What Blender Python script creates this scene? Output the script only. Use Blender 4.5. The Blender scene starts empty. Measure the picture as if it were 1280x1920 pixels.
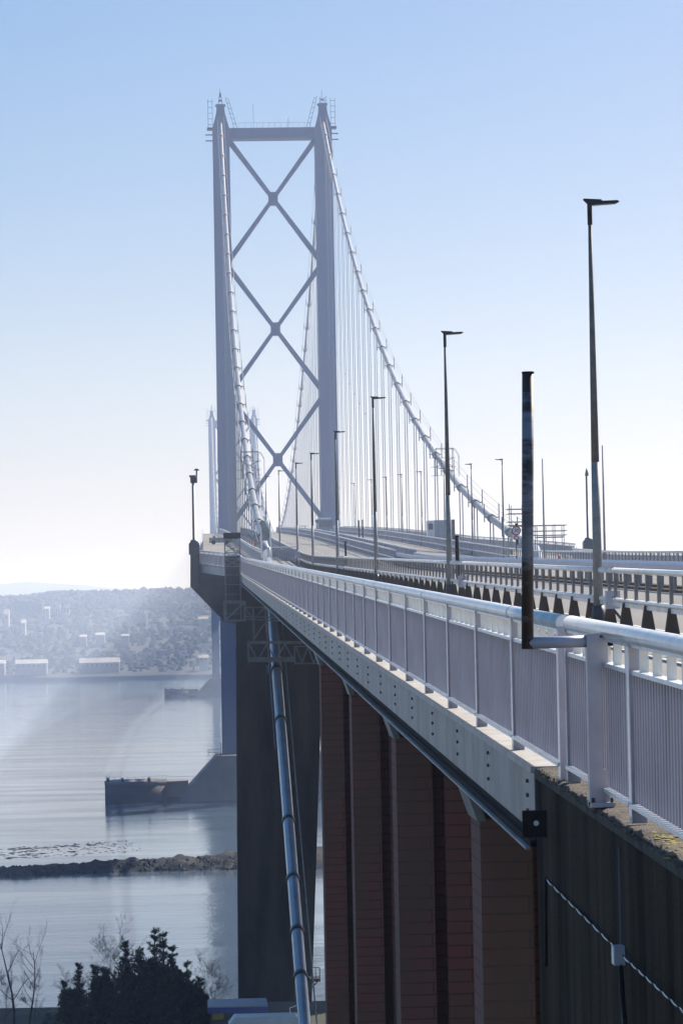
import bpy, math, random
from mathutils import Vector, Matrix
random.seed(7)
C = bpy.context.scene
col = C.collection
R = math.radians
# ------------------------------------------------------------------ camera
F = 5671.0
ROLL = 0.019
TH = math.atan(259.0/F*math.cos(math.atan(207.8/F)))
PH = math.atan(207.8/F)
rv = Vector((math.cos(TH), -math.sin(TH), 0))
fv = Vector((math.sin(TH)*math.cos(PH), math.cos(TH)*math.cos(PH), math.sin(PH)))
uv = rv.cross(fv)
CX = rv*math.cos(ROLL) - uv*math.sin(ROLL)
CY = rv*math.sin(ROLL) + uv*math.cos(ROLL)
CAM = Vector((0, 0, 40.0))
cd = bpy.data.cameras.new("camera"); co = bpy.data.objects.new("camera", cd); col.objects.link(co)
m = Matrix((CX, CY, -fv)).transposed().to_4x4(); m.translation = CAM
co.matrix_world = m
cd.sensor_fit = 'VERTICAL'; cd.sensor_height = 36; cd.lens = F/1920*36
cd.clip_start = 0.5; cd.clip_end = 30000
C.camera = co
# ------------------------------------------------------------------ sky and sun
SUN_AZ = R(42); SUN_EL = R(36)
w = bpy.data.worlds.new("World"); C.world = w; w.use_nodes = True
nt = w.node_tree; bg = nt.nodes['Background']
sky = nt.nodes.new('ShaderNodeTexSky'); sky.sky_type = 'NISHITA'; sky.sun_disc = False
sky.sun_elevation = SUN_EL; sky.sun_rotation = SUN_AZ; sky.altitude = 60
sky.air_density = 1.0; sky.dust_density = 0.8; sky.ozone_density = 2.0
hs = nt.nodes.new('ShaderNodeHueSaturation'); hs.inputs['Saturation'].default_value = 2.2
gm = nt.nodes.new('ShaderNodeGamma'); gm.inputs['Gamma'].default_value = .52
nt.links.new(sky.outputs[0], gm.inputs['Color']); nt.links.new(gm.outputs[0], hs.inputs['Color']); wb = nt.nodes.new('ShaderNodeMixRGB'); wb.blend_type = 'MULTIPLY'; wb.inputs['Fac'].default_value = 1; wb.inputs['Color2'].default_value = (1.03, .93, 1.03, 1)
nt.links.new(hs.outputs[0], wb.inputs['Color1']); nt.links.new(wb.outputs[0], bg.inputs[0]); bg.inputs[1].default_value = 0.15
sd = bpy.data.lights.new("sun", 'SUN'); sd.energy = 4.8; sd.angle = R(0.55); sd.color = (1, .93, .82)
so = bpy.data.objects.new("sun", sd); col.objects.link(so)
sv = Vector((math.sin(SUN_AZ)*math.cos(SUN_EL), math.cos(SUN_AZ)*math.cos(SUN_EL), math.sin(SUN_EL)))
so.rotation_euler = sv.to_track_quat('Z', 'Y').to_euler(); so.location = (100, 100, 300)
vs = C.view_settings; vs.view_transform = 'Standard'; vs.look = 'None'; vs.gamma = 1; vs.exposure = 0.76
C.cycles.volume_bounces = 2
C.cycles.max_bounces = 6

def P(px, py, X=None, Y=None, Z=None):
    """the point of the place seen at photo pixel px,py on the plane x=X, y=Y or z=Z"""
    u, v = px-640, py-960
    u2 = u*math.cos(ROLL) - v*math.sin(ROLL); v2 = u*math.sin(ROLL) + v*math.cos(ROLL)
    d = fv + rv*(u2/F) - uv*(v2/F)
    if X is not None: t = X/d.x
    elif Y is not None: t = Y/d.y
    else: t = (Z-CAM.z)/d.z
    return CAM + d*t

# ------------------------------------------------------------------ bridge profile: reference height
_tab = [40+.0248*225]
def _sl(d):
    if d < 225: return .0248
    if d < 265: return .0248 + (.040-.0248)*(d-225)/40
    if d < 390: return .040
    if d < 576: return .040 - .0055*(d-390)/186
    if d < 703: return .0345 - .0015*(d-576)/127
    return max(-.033, .033*(1206-d)/503)
for i in range(225, 2300): _tab.append(_tab[-1]+_sl(i+.5))
def c(d):
    if d <= 225: return 40+.0248*d
    i = int(d-225); f = d-225-i; return _tab[i]*(1-f)+_tab[i+1]*f

# ------------------------------------------------------------------ materials
def mat(name, rgb, rough=.6, metal=0, var=.12, scale=3.0, stretch=(1, 1, 1), rgb2=None, bump=0, spec=.5, lo=.35, hi=.7, bscale=None):
    M = bpy.data.materials.new(name); M.use_nodes = True
    n = M.node_tree.nodes; l = M.node_tree.links; b = n['Principled BSDF']
    b.inputs['Roughness'].default_value = rough; b.inputs['Metallic'].default_value = metal
    b.inputs['Specular IOR Level'].default_value = spec
    tc = n.new('ShaderNodeTexCoord'); mp = n.new('ShaderNodeMapping'); mp.inputs['Scale'].default_value = stretch
    l.new(tc.outputs['Object'], mp.inputs[0])
    no = n.new('ShaderNodeTexNoise'); no.inputs['Scale'].default_value = scale; no.inputs['Detail'].default_value = 6
    no.inputs['Roughness'].default_value = .65
    l.new(mp.outputs[0], no.inputs['Vector'])
    cr = n.new('ShaderNodeValToRGB'); l.new(no.outputs['Fac'], cr.inputs[0])
    r2 = rgb2 or [max(0, x*(1-var*2)) for x in rgb]; r1 = rgb if rgb2 else [min(1, x*(1+var)) for x in rgb]
    cr.color_ramp.elements[0].position = lo; cr.color_ramp.elements[1].position = hi
    cr.color_ramp.elements[0].color = (*r2, 1); cr.color_ramp.elements[1].color = (*r1, 1)
    l.new(cr.outputs[0], b.inputs['Base Color'])
    if bump:
        bn = n.new('ShaderNodeBump'); bn.inputs['Strength'].default_value = bump; bn.inputs['Distance'].default_value = .05
        n2 = n.new('ShaderNodeTexNoise'); n2.inputs['Scale'].default_value = bscale or scale*6; n2.inputs['Detail'].default_value = 4
        l.new(tc.outputs['Object'], n2.inputs['Vector']); l.new(n2.outputs['Fac'], bn.inputs['Height'])
        l.new(bn.outputs[0], b.inputs['Normal'])
    return M
MT = {}
MT['rail'] = mat('railing_paint', (.45, .44, .50), .38, var=.08, scale=2, stretch=(1, .4, 1))
MT['edge'] = mat('post_edge_highlight', (.62, .62, .66), .13, var=.05, scale=2)  # lighter, glossier railing paint: sky highlight on post edges put into the colour
MT['baluster'] = mat('baluster_paint', (.19, .175, .175), .5, var=.15, scale=3)
MT['rail_white'] = mat('handrail_paint', (.86, .85, .83), .24, var=.12, scale=1.6, rgb2=(.58, .60, .58), lo=.3, hi=.5)
MT['panel'] = mat('infill_paint', (.29, .28, .325), .5, rgb2=(.14, .135, .15), scale=1.6, stretch=(1, 1.9, .3), lo=.25, hi=.5)
MT['fascia'] = mat('fascia_paint', (.27, .285, .29), .48, rgb2=(.12, .12, .118), scale=1.6, stretch=(1, .9, .5), bump=.08, lo=.28, hi=.55)
MT['ledge'] = mat('ledge_paint', (.52, .50, .47), .5, rgb2=(.36, .32, .28), scale=3)
MT['dark'] = mat('dark_steel', (.035, .04, .055), .45, var=.25, scale=4)
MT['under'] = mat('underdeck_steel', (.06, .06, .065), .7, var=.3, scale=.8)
MT['black'] = mat('black_paint', (.008, .008, .010), .8, var=.2, scale=8, spec=.15)
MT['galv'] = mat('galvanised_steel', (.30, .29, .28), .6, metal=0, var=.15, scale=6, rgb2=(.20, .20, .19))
MT['lampdark'] = mat('shaded_pole_steel', (.11, .11, .10), .6, metal=0, var=.2, scale=5)  # light falloff up the lamp pole put into the colour
MT['tower'] = mat('tower_grey_paint', (.065, .11, .235), .5, rgb2=(.045, .082, .185), scale=.25, stretch=(1, 1, .12))
MT['cable'] = mat('cable_paint', (.36, .345, .34), .35, var=.15, scale=.3, rgb2=(.24, .22, .22))
MT['rope'] = mat('hanger_paint', (.24, .26, .30), .5, var=.05)
MT['backstay'] = mat('backstay_wrap', (.36, .39, .44), .22, metal=.2, var=.1, scale=.5)
MT['lattice'] = mat('lattice_steel', (.27, .27, .27), .6, var=.2, scale=2)
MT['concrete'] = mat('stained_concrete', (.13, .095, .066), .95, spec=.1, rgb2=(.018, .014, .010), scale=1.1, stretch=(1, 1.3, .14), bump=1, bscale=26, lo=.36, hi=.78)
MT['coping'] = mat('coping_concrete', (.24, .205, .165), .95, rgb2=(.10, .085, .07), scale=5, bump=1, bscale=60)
MT['towerconc'] = mat('side_tower_concrete', (.115, .080, .054), .95, spec=.12, rgb2=(.032, .023, .015), scale=.4, stretch=(1, 1, .2), bump=.5, bscale=1.5)
MT['asphalt'] = mat('asphalt', (.215, .197, .178), .9, rgb2=(.165, .152, .139), scale=.5, stretch=(1, .06, 1), bump=.2, bscale=12)
MT['footway'] = mat('footway_surface', (.26, .24, .20), .9, rgb2=(.19, .175, .15), scale=.5, stretch=(1, .2, 1))
MT['mark'] = mat('road_marking_paint', (.72, .71, .68), .7, rgb2=(.45, .43, .4), scale=3)
MT['white'] = mat('white_paint', (.74, .74, .74), .4, var=.06, scale=2)
MT['red'] = mat('red_plastic', (.55, .05, .03), .5, var=.1, scale=5)
MT['orange'] = mat('orange_plastic', (.75, .18, .04), .5, var=.1, scale=5)
MT['glass'] = mat('dark_glass', (.03, .045, .07), .1, var=.1)
MT['busblue'] = mat('bus_paint', (.10, .17, .26), .35, var=.1)
MT['cabin'] = mat('cabin_panel', (.30, .33, .38), .5, var=.08)
MT['blue'] = mat('blue_paint', (.03, .07, .25), .4, var=.1)
MT['boxgrey'] = mat('box_plastic', (.42, .43, .48), .45, var=.06)
MT['bark'] = mat('bark', (.045, .035, .028), .9, var=.3, scale=6)
MT['needle'] = mat('conifer_foliage', (.030, .045, .020), .8, rgb2=(.012, .02, .010), scale=1.2)
MT['twig'] = mat('bare_twigs', (.055, .042, .035), .9, var=.3, scale=2)
MT['ground'] = mat('shore_grass', (.045, .05, .022), .95, rgb2=(.02, .022, .014), scale=.4, bump=.5)
MT['rock'] = mat('wet_rock', (.06, .05, .043), .85, rgb2=(.010, .010, .012), scale=1.1, bump=1, bscale=2.5, lo=.45, hi=.72, spec=.2)
MT['hill'] = mat('hill_ground', (.05, .052, .048), .95, rgb2=(.036, .04, .036), scale=.012)
MT['wood'] = mat('woodland', (.068, .07, .066), .95, rgb2=(.055, .058, .054), scale=.02)
MT['farwall'] = mat('house_wall', (.30, .26, .24), .8, var=.1, scale=.1)
MT['farroof'] = mat('house_roof', (.70, .60, .54), .5, var=.1, scale=.1)
MT['farwhite'] = mat('pale_render', (.50, .43, .38), .7, var=.05, scale=.1)
MT['fardark'] = mat('dark_block', (.10, .10, .11), .8, var=.1, scale=.1)
MT['pierconc'] = mat('pier_concrete', (.16, .155, .16), .85, rgb2=(.09, .09, .10), scale=.2, stretch=(1, 1, .5))
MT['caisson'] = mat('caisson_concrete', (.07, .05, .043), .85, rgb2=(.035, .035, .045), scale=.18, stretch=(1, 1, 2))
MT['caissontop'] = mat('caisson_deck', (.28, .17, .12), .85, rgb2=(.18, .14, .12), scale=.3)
MT['moss'] = mat('moss', (.26, .28, .04), .95, rgb2=(.22, .13, .05), scale=9)
# rusty pole
def rusty():
    M = mat('rusting_pole', (.17, .185, .22), .5, scale=1.15, stretch=(.6, .6, 2.4), rgb2=(.032, .017, .010), lo=.49, hi=.57)
    return M
MT['rust'] = rusty()
# brick piers
def brickmat():
    M = bpy.data.materials.new('brick_pier'); M.use_nodes = True
    n = M.node_tree.nodes; l = M.node_tree.links; b = n['Principled BSDF']; b.inputs['Roughness'].default_value = .9
    tc = n.new('ShaderNodeTexCoord'); sx = n.new('ShaderNodeSeparateXYZ'); cb = n.new('ShaderNodeCombineXYZ')
    l.new(tc.outputs['Object'], sx.inputs[0])
    ad = n.new('ShaderNodeMath'); ad.operation = 'ADD'
    l.new(sx.outputs[0], ad.inputs[0]); l.new(sx.outputs[1], ad.inputs[1])
    l.new(ad.outputs[0], cb.inputs[0]); l.new(sx.outputs[2], cb.inputs[1])
    br = n.new('ShaderNodeTexBrick'); br.inputs['Scale'].default_value = 1
    br.inputs['Brick Width'].default_value = 1.3; br.inputs['Row Height'].default_value = .2; br.inputs['Mortar Size'].default_value = .012
    br.inputs['Color1'].default_value = (.30, .10, .085, 1); br.inputs['Color2'].default_value = (.25, .105, .085, 1)
    br.inputs['Mortar'].default_value = (.12, .055, .045, 1)
    l.new(cb.outputs[0], br.inputs['Vector'])
    no = n.new('ShaderNodeTexNoise'); no.inputs['Scale'].default_value = .5; no.inputs['Detail'].default_value = 5
    mp = n.new('ShaderNodeMapping'); mp.inputs['Scale'].default_value = (1.5, 1.5, .5); l.new(tc.outputs['Object'], mp.inputs[0]); l.new(mp.outputs[0], no.inputs['Vector'])
    cr = n.new('ShaderNodeValToRGB'); cr.color_ramp.elements[0].position = .38; cr.color_ramp.elements[1].position = .66
    l.new(no.outputs['Fac'], cr.inputs[0])
    mx = n.new('ShaderNodeMixRGB'); mx.inputs['Color2'].default_value = (.18, .115, .08, 1)
    l.new(cr.outputs[0], mx.inputs['Fac']); l.new(br.outputs['Color'], mx.inputs['Color1']); l.new(mx.outputs[0], b.inputs['Base Color'])
    bn = n.new('ShaderNodeBump'); bn.inputs['Strength'].default_value = .5; bn.inputs['Distance'].default_value = .02
    l.new(br.outputs['Fac'], bn.inputs['Height']); bn.invert = True; l.new(bn.outputs[0], b.inputs['Normal'])
    return M
MT['brick'] = brickmat()
def watermat():
    M = bpy.data.materials.new('estuary_water'); M.use_nodes = True
    n = M.node_tree.nodes; l = M.node_tree.links; b = n['Principled BSDF']
    b.inputs['Base Color'].default_value = (.08, .12, .165, 1); b.inputs['Roughness'].default_value = .16; b.inputs['IOR'].default_value = 1.33
    tc = n.new('ShaderNodeTexCoord')
    def noise(sc, st, det=4):
        mp = n.new('ShaderNodeMapping'); mp.inputs['Scale'].default_value = st; l.new(tc.outputs['Object'], mp.inputs[0])
        t = n.new('ShaderNodeTexNoise'); t.inputs['Scale'].default_value = sc; t.inputs['Detail'].default_value = det; t.inputs['Roughness'].default_value = .6
        l.new(mp.outputs[0], t.inputs['Vector']); return t
    a = noise(.8, (1, .7, 1)); a2 = noise(.16, (1, 1.3, 1), 5); k = noise(.022, (.7, 3.0, 1), 6)
    cr = n.new('ShaderNodeValToRGB'); cr.color_ramp.elements[0].position = .40; cr.color_ramp.elements[1].position = .60
    cr.color_ramp.elements[0].color = (.30, .30, .30, 1)
    l.new(k.outputs['Fac'], cr.inputs[0])
    m2 = n.new('ShaderNodeMath'); m2.operation = 'MULTIPLY'; m2.inputs[1].default_value = 1.1; l.new(a2.outputs['Fac'], m2.inputs[0])
    sm = n.new('ShaderNodeMath'); sm.operation = 'ADD'; l.new(a.outputs['Fac'], sm.inputs[0]); l.new(m2.outputs[0], sm.inputs[1])
    mu = n.new('ShaderNodeMath'); mu.operation = 'MULTIPLY'; l.new(sm.outputs[0], mu.inputs[0]); l.new(cr.outputs[0], mu.inputs[1])
    bn = n.new('ShaderNodeBump'); bn.inputs['Strength'].default_value = .2; bn.inputs['Distance'].default_value = .16
    l.new(mu.outputs[0], bn.inputs['Height']); l.new(bn.outputs[0], b.inputs['Normal'])
    rr = n.new('ShaderNodeMapRange'); rr.inputs['To Min'].default_value = .05; rr.inputs['To Max'].default_value = .14
    l.new(cr.outputs[0], rr.inputs['Value']); l.new(rr.outputs[0], b.inputs['Roughness'])
    return M
MT['water'] = watermat()

# ------------------------------------------------------------------ mesh helpers
class MB:
    def __init__(s): s.v = []; s.f = []; s.mi = []; s.cur = 0; s.sm = []
    def face(s, idx, smooth=False): s.f.append(idx); s.mi.append(s.cur); s.sm.append(smooth)
    def box(s, x0, x1, y0, y1, z0, z1):
        b = len(s.v)
        s.v += [(x0, y0, z0), (x1, y0, z0), (x1, y1, z0), (x0, y1, z0), (x0, y0, z1), (x1, y0, z1), (x1, y1, z1), (x0, y1, z1)]
        for q in ((0, 3, 2, 1), (4, 5, 6, 7), (0, 1, 5, 4), (1, 2, 6, 5), (2, 3, 7, 6), (3, 0, 4, 7)): s.face([b+i for i in q])
        return s
    def bar(s, a, b_, w_, h=None, up=(0, 0, 1)):
        """rectangular bar from a to b_; w_ across, h along 'up'"""
        a = Vector(a); b_ = Vector(b_); h = h or w_
        d = (b_-a).normalized(); U = Vector(up)
        if abs(d.dot(U)) > .98: U = Vector((0, 1, 0))
        S = d.cross(U).normalized(); U = S.cross(d).normalized()
        k = len(s.v)
        for p in (a, b_):
            for i, j in ((-1, -1), (1, -1), (1, 1), (-1, 1)): s.v.append(tuple(p+S*(i*w_/2)+U*(j*h/2)))
        s.face([k, k+1, k+2, k+3]); s.face([k+7, k+6, k+5, k+4])
        for i in range(4): j = (i+1) % 4; s.face([k+i, k+4+i, k+4+j, k+j])
        return s
    def tube(s, pts, r, n=8, cap=True):
        pts = [Vector(p) for p in pts]; k = len(s.v)
        rs = r if isinstance(r, (list, tuple)) else [r]*len(pts)
        U = None
        for i, p in enumerate(pts):
            d = (pts[min(i+1, len(pts)-1)]-pts[max(i-1, 0)]).normalized()
            if U is None:
                U = Vector((0, 0, 1)) if abs(d.z) < .9 else Vector((0, 1, 0))
            S = d.cross(U).normalized(); U = S.cross(d).normalized()
            for j in range(n):
                t = 2*math.pi*j/n; s.v.append(tuple(p+S*(math.cos(t)*rs[i])+U*(math.sin(t)*rs[i])))
        for i in range(len(pts)-1):
            for j in range(n):
                j2 = (j+1) % n; s.face([k+i*n+j, k+i*n+j2, k+(i+1)*n+j2, k+(i+1)*n+j][::-1], True)
        if cap:
            s.face([k+j for j in range(n)]); e = k+(len(pts)-1)*n; s.face([e+j for j in range(n)][::-1])
        return s
    def prism(s, poly, y0, y1, axis='y'):
        """poly in (x,z) extruded along y, or (y,z) along x, or (x,y) along z"""
        k = len(s.v); n = len(poly)
        for q in (y0, y1):
            for a, b in poly:
                s.v.append((a, q, b) if axis == 'y' else (q, a, b) if axis == 'x' else (a, b, q))
        s.face(list(range(k, k+n))); s.face([k+n+i for i in range(n)][::-1])
        for i in range(n): j = (i+1) % n; s.face([k+i, k+n+i, k+n+j, k+j])
        return s
    def sweep(s, prof, ds, fx=None):
        """closed profile (X, dz) swept along the bridge at stations ds"""
        k = len(s.v); n = len(prof)
        for d in ds:
            for x, z in prof: s.v.append((x+(fx(d) if fx else 0), d, c(d)+z))
        for i in range(len(ds)-1):
            for j in range(n):
                j2 = (j+1) % n; s.face([k+i*n+j, k+i*n+j2, k+(i+1)*n+j2, k+(i+1)*n+j])
        s.face([k+j for j in range(n)][::-1]); e = k+(len(ds)-1)*n; s.face([e+j for j in range(n)])
        return s
    def mesh(s, name, mats):
        me = bpy.data.meshes.new(name); me.from_pydata(s.v, [], s.f)
        for mm in (mats if isinstance(mats, (list, tuple)) else [mats]): me.materials.append(MT[mm])
        me.polygons.foreach_set('material_index', s.mi); me.polygons.foreach_set('use_smooth', s.sm)
        import bmesh
        bm = bmesh.new(); bm.from_mesh(me); bmesh.ops.recalc_face_normals(bm, faces=bm.faces); bm.to_mesh(me); bm.free()
        return me
    def build(s, name, mats, parent=None):
        o = bpy.data.objects.new(name, s.mesh(name, mats)); col.objects.link(o)
        if parent: o.parent = parent
        return o
def rect(x0, x1, z0, z1): return [(x0, z0), (x1, z0), (x1, z1), (x0, z1)]
def tag(o, label=None, cat=None, group=None, kind=None):
    if label: o['label'] = label
    if cat: o['category'] = cat
    if group: o['group'] = group
    if kind: o['kind'] = kind
    return o
def thing(name, label, cat, loc=(0, 0, 0), group=None):
    o = bpy.data.objects.new(name, None); col.objects.link(o); o.location = loc; o.empty_display_size = .3
    return tag(o, label, cat, group)
def rel(o, parent):
    """parent a mesh built in world coordinates to a thing that stands at its base"""
    o.parent = parent; o.location = -Vector(parent.location); return o
def copy_tree(o, parent=None):
    q = o.copy(); col.objects.link(q); q.parent = parent
    for ch in list(o.children): copy_tree(ch, q)
    return q
def stations(a, b, step):
    n = max(1, int(round((b-a)/step))); return [a+(b-a)*i/n for i in range(n+1)]

# ================================================================== SETTING: water, land, hills
o = MB(); o.v = [(-4000, -150, 0), (4000, -150, 0), (4000, 9000, 0), (-4000, 9000, 0)]; o.face([0, 1, 2, 3]); tag(o.build('water', 'water'), kind='structure')
# near shore: flat bank under the viaduct, falling to the water
def grid(name, xs, ys, fz, m_):
    g = MB(); nx = len(xs)
    for y in ys:
        for x in xs: g.v.append((x, y, fz(x, y)))
    for j in range(len(ys)-1):
        for i in range(nx-1): g.face([j*nx+i, j*nx+i+1, (j+1)*nx+i+1, (j+1)*nx+i], True)
    return g.build(name, m_)
from mathutils import noise as NZ
def nz(x, y, s_, seed=0): return NZ.noise(Vector((x*s_+seed, y*s_, seed*1.7)))
def zshore(x, y):
    if y < 247: z = 9.5
    elif y < 268: z = 9.5-12*((y-247)/21)
    else: z = -1.0-(y-268)*.02
    return z + .2*nz(x, y, .15, 3) if y < 268 else z
tag(grid('ground', [-300+12*i for i in range(60)], [-120+6*i for i in range(66)], zshore, 'ground'), kind='structure')
# rocky spit across the water
def spit():
    xs = [-90+.8*i for i in range(240)]; ys = [476+1.0*i for i in range(56)]
    def fz(x, y):
        pl = P(max(-200, min(444, 385+(x*F/500))), 1637, Z=0).y
        mid = 503+x*.12+2.5*nz(x, 0, .07, 5)
        wd = 6+max(0, (x+6)*.3)
        h = .95+max(0, (x+25)*.03)
        n_ = .7*nz(x, y, .35, 1)+.8*nz(x, y, 1.1, 2)
        gap = 1-math.exp(-((x+20.5)/1.0)**2)*.6
        t = (y-mid)/wd
        e = 1-abs(t)**2.4 if abs(t) < 1.6 else -2
        return max(-1.2, h*e*gap+n_*(.9 if e > 0 else .2))
    return grid('rocky_spit', xs, ys, fz, 'rock')
tag(spit(), kind='structure')
g = MB()
for i in range(2600):
    x = random.uniform(-85, 60); mid = 503+x*.12+2.5*nz(x, 0, .07, 5); wd = (6+max(0, (x+6)*.3))*1.05
    t = random.uniform(-1, 1); y = mid+t*wd; h = (.95+max(0, (x+25)*.03))*(1-abs(t)**2.4)
    rr = random.uniform(.15, .55); k = len(g.v); z = h*.85
    for q in ((rr, 0, 0), (-rr, 0, 0), (0, rr, 0), (0, -rr, 0), (0, 0, rr*.9), (0, 0, -rr)): g.v.append((x+q[0]*random.uniform(.7, 1.5), y+q[1]*random.uniform(.7, 1.3), z+q[2]))
    for q in ((0, 2, 4), (2, 1, 4), (1, 3, 4), (3, 0, 4), (2, 0, 5), (1, 2, 5), (3, 1, 5), (0, 3, 5)): g.face([k+j for j in q])
tag(g.build('spit_boulders', 'rock'), kind='stuff')
g = MB()
for i in range(520):
    t = random.random(); px = 5+t*250+random.gauss(0, 10); py = random.choice((1588+t*-2+4, 1594, 1599, 1604, 1609))-t*13+random.gauss(0, 1.1)
    if random.random() < t*.5 or (int(px*.11+py*.7) % 5 == 0): continue
    p = P(px, py, Z=0); L = random.uniform(.5, 2.6)*(1.15-t*.6); W = random.uniform(.3, 1.0); h = random.uniform(.02, .09)
    k = len(g.v); n_ = 7
    for j in range(n_):
        a = 2*math.pi*j/n_; g.v.append((p.x+math.cos(a)*L*random.uniform(.6, 1), p.y+math.sin(a)*W*random.uniform(.6, 1), -.1))
    g.v.append((p.x, p.y, h))
    for j in range(n_): g.face([k+j, k+(j+1) % n_, k+n_])
tag(g.build('weed_covered_reef', 'rock'), kind='stuff')
# far shore hills
def zhill(x, y):
    t = max(0, min(1, (y-2290)/950)); base = -3+ (6 if y > 2300 else 0) + 68*(t**1.1)
    return base + (9*nz(x, y, .004, 4)+5*nz(x, y, .012, 6))*t - max(0, (-x-60))*.015*t
tag(grid('hills', [-1200+25*i for i in range(97)], [2285]+[2292+22*i for i in range(70)], zhill, 'hill'), kind='structure')
def zfar(x, y):
    px = 385+x*F/7000; t = max(0, min(1, (px+600)/650)) if px < 50 else max(0, min(1, (420-px)/330))
    h = 158*(t**.5) if px < 50 else 158-(px-50)*.13 if px < 345 else 120*t/.227
    return -2+max(0, h*(1+.03*nz(x, 0, .01, 2))-3)*math.sin(min(1, (y-6600)/500)*math.pi/2)
tag(grid('distant_hills', [-2000+25*i for i in range(120)], [6600+100*i for i in range(9)], zfar, 'hill'), kind='structure')
# woodland on the far shore
g = MB()
def blob(g, x, y, z, r, h):
    k = len(g.v); n_ = 6
    for lv, (rr, hh) in enumerate(((.7, 0), (1, .45), (.6, .85))):
        for j in range(n_):
            a = 2*math.pi*(j+lv*.5)/n_; q = r*rr*random.uniform(.75, 1.2); g.v.append((x+math.cos(a)*q, y+math.sin(a)*q, z+h*hh*random.uniform(.85, 1.15)))
    g.v.append((x, y, z+h*random.uniform(.95, 1.15)))
    for lv in range(2):
        for j in range(n_): j2 = (j+1) % n_; g.face([k+lv*n_+j, k+lv*n_+j2, k+(lv+1)*n_+j2, k+(lv+1)*n_+j])
    for j in range(n_): g.face([k+2*n_+j, k+2*n_+(j+1) % n_, k+3*n_])
for i in range(15000):
    y = random.choice((random.uniform(2330, 3300), random.uniform(3050, 3400))); x = random.uniform(-330, 260)
    if 2330 < y < 2370 and random.random() < .6: continue
    h = random.choice((random.uniform(2.5, 5), random.uniform(4, 8.5)))*(1.1 if y > 3000 else .85)
    if nz(x, y, .013, 9) < -.42 and y < 3000: continue
    blob(g, x, y, zhill(x, y)-1.5, h*random.uniform(.35, .85), h)
tag(g.build('far_woodland', 'wood'), kind='stuff')

def house(px0, px1, pyb, pyt, Y, name, label, roof='farroof', wall='farwall', flat=False, cat='building', group=None, windows=0):
    a = P(px0, pyb, Y=Y); b = P(px1, pyb, Y=Y); t = P(px0, pyt, Y=Y)
    x0, x1, z0, z1 = a.x, b.x, a.z, t.z; D = 9
    e = thing(name, label, cat, (x0, Y, z0), group)
    W = x1-x0; H = z1-z0
    wh = H if flat else H*.55; D = 9 if flat else 15
    k = MB().box(0, W, 0, D, -12, wh).build('wall', wall, e)
    if flat: MB().box(-.3, W+.3, -.3, D+.3, wh, wh+.5).build('roof', roof, e)
    else:
        r = MB().prism([(-.4, wh), (D+.4, wh), (D/2, H)], -.4, W+.4, 'x').build('roof', roof, e)
        q = MB().box(W*.2, W*.2+1, D/2-.5, D/2+.5, H*.9, H+1.2).build('chimney', wall, r)
    for i in range(windows):
        wx = W*(i+.5)/windows
        MB().box(wx-.5, wx+.5, -.06, .1, wh*.35, wh*.7).build('window', 'glass', e)
    return e
house(30, 88, 1254, 1237, 2320, 'terraced_houses', 'pale roofed terrace by the far waterline, left of the longer terrace', windows=6)
house(150, 224, 1254, 1234, 2330, 'terraced_houses', 'longest pale roofed terrace standing on the far waterfront', windows=8)
house(-12, 9, 1252, 1238, 2325, 'house', 'pinkish house on the far waterfront cut off by the left edge', windows=2)
house(104, 114, 1162, 1133, 2960, 'tower_block', 'left of two pale slim tower blocks on the wooded far slope', flat=True, wall='farwhite', roof='farwhite', windows=2)
house(120, 130, 1157, 1133, 2960, 'tower_block', 'right of two pale slim tower blocks on the wooded far slope', flat=True, wall='farwhite', roof='farwhite', windows=2)
house(24, 80, 1152, 1130, 2980, 'block_of_flats', 'wide dark block on the wooded slope across the water', flat=True, wall='fardark', roof='fardark', windows=5)
house(83, 93, 1147, 1137, 2900, 'house', 'small white house between the dark block and the tower blocks', wall='farwhite', windows=1)
house(8, 17, 1163, 1142, 2800, 'church', 'small pointed pale church at the far left of the slope', wall='farwhite', roof='farwhite', windows=1)
house(40, 48, 1176, 1161, 2750, 'church', 'narrow pale gabled church below the wide dark block', wall='farwhite', windows=1)
house(150, 162, 1199, 1190, 2600, 'house', 'pale roofed house on the slope, left one of the middle pair', windows=1)
house(180, 196, 1196, 1186, 2600, 'house', 'pale roofed house on the slope, right one of the middle pair', windows=1)
house(228, 242, 1196, 1189, 2600, 'house', 'low pale roofed house on the slope, right of the middle pair', windows=2)
house(222, 275, 1160, 1155, 2850, 'long_building', 'long low pale building high on the far slope', wall='farwhite', flat=True, roof='farwhite', windows=5)
house(372, 390, 1166, 1156, 2800, 'house', 'white roofed house beside the bridge on the far hillside', wall='farwhite', roof='farwhite', windows=1)
house(373, 391, 1240, 1228, 2330, 'house', 'white house on the far waterfront beside the bridge leg', wall='farwhite', roof='farwhite', windows=2)
# sea wall of far shore
tag(MB().box(-400, 300, 2282, 2285, -1, 3.2).build('sea_wall', 'fardark'), 'dark low sea wall along the far shore', 'wall')

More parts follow.
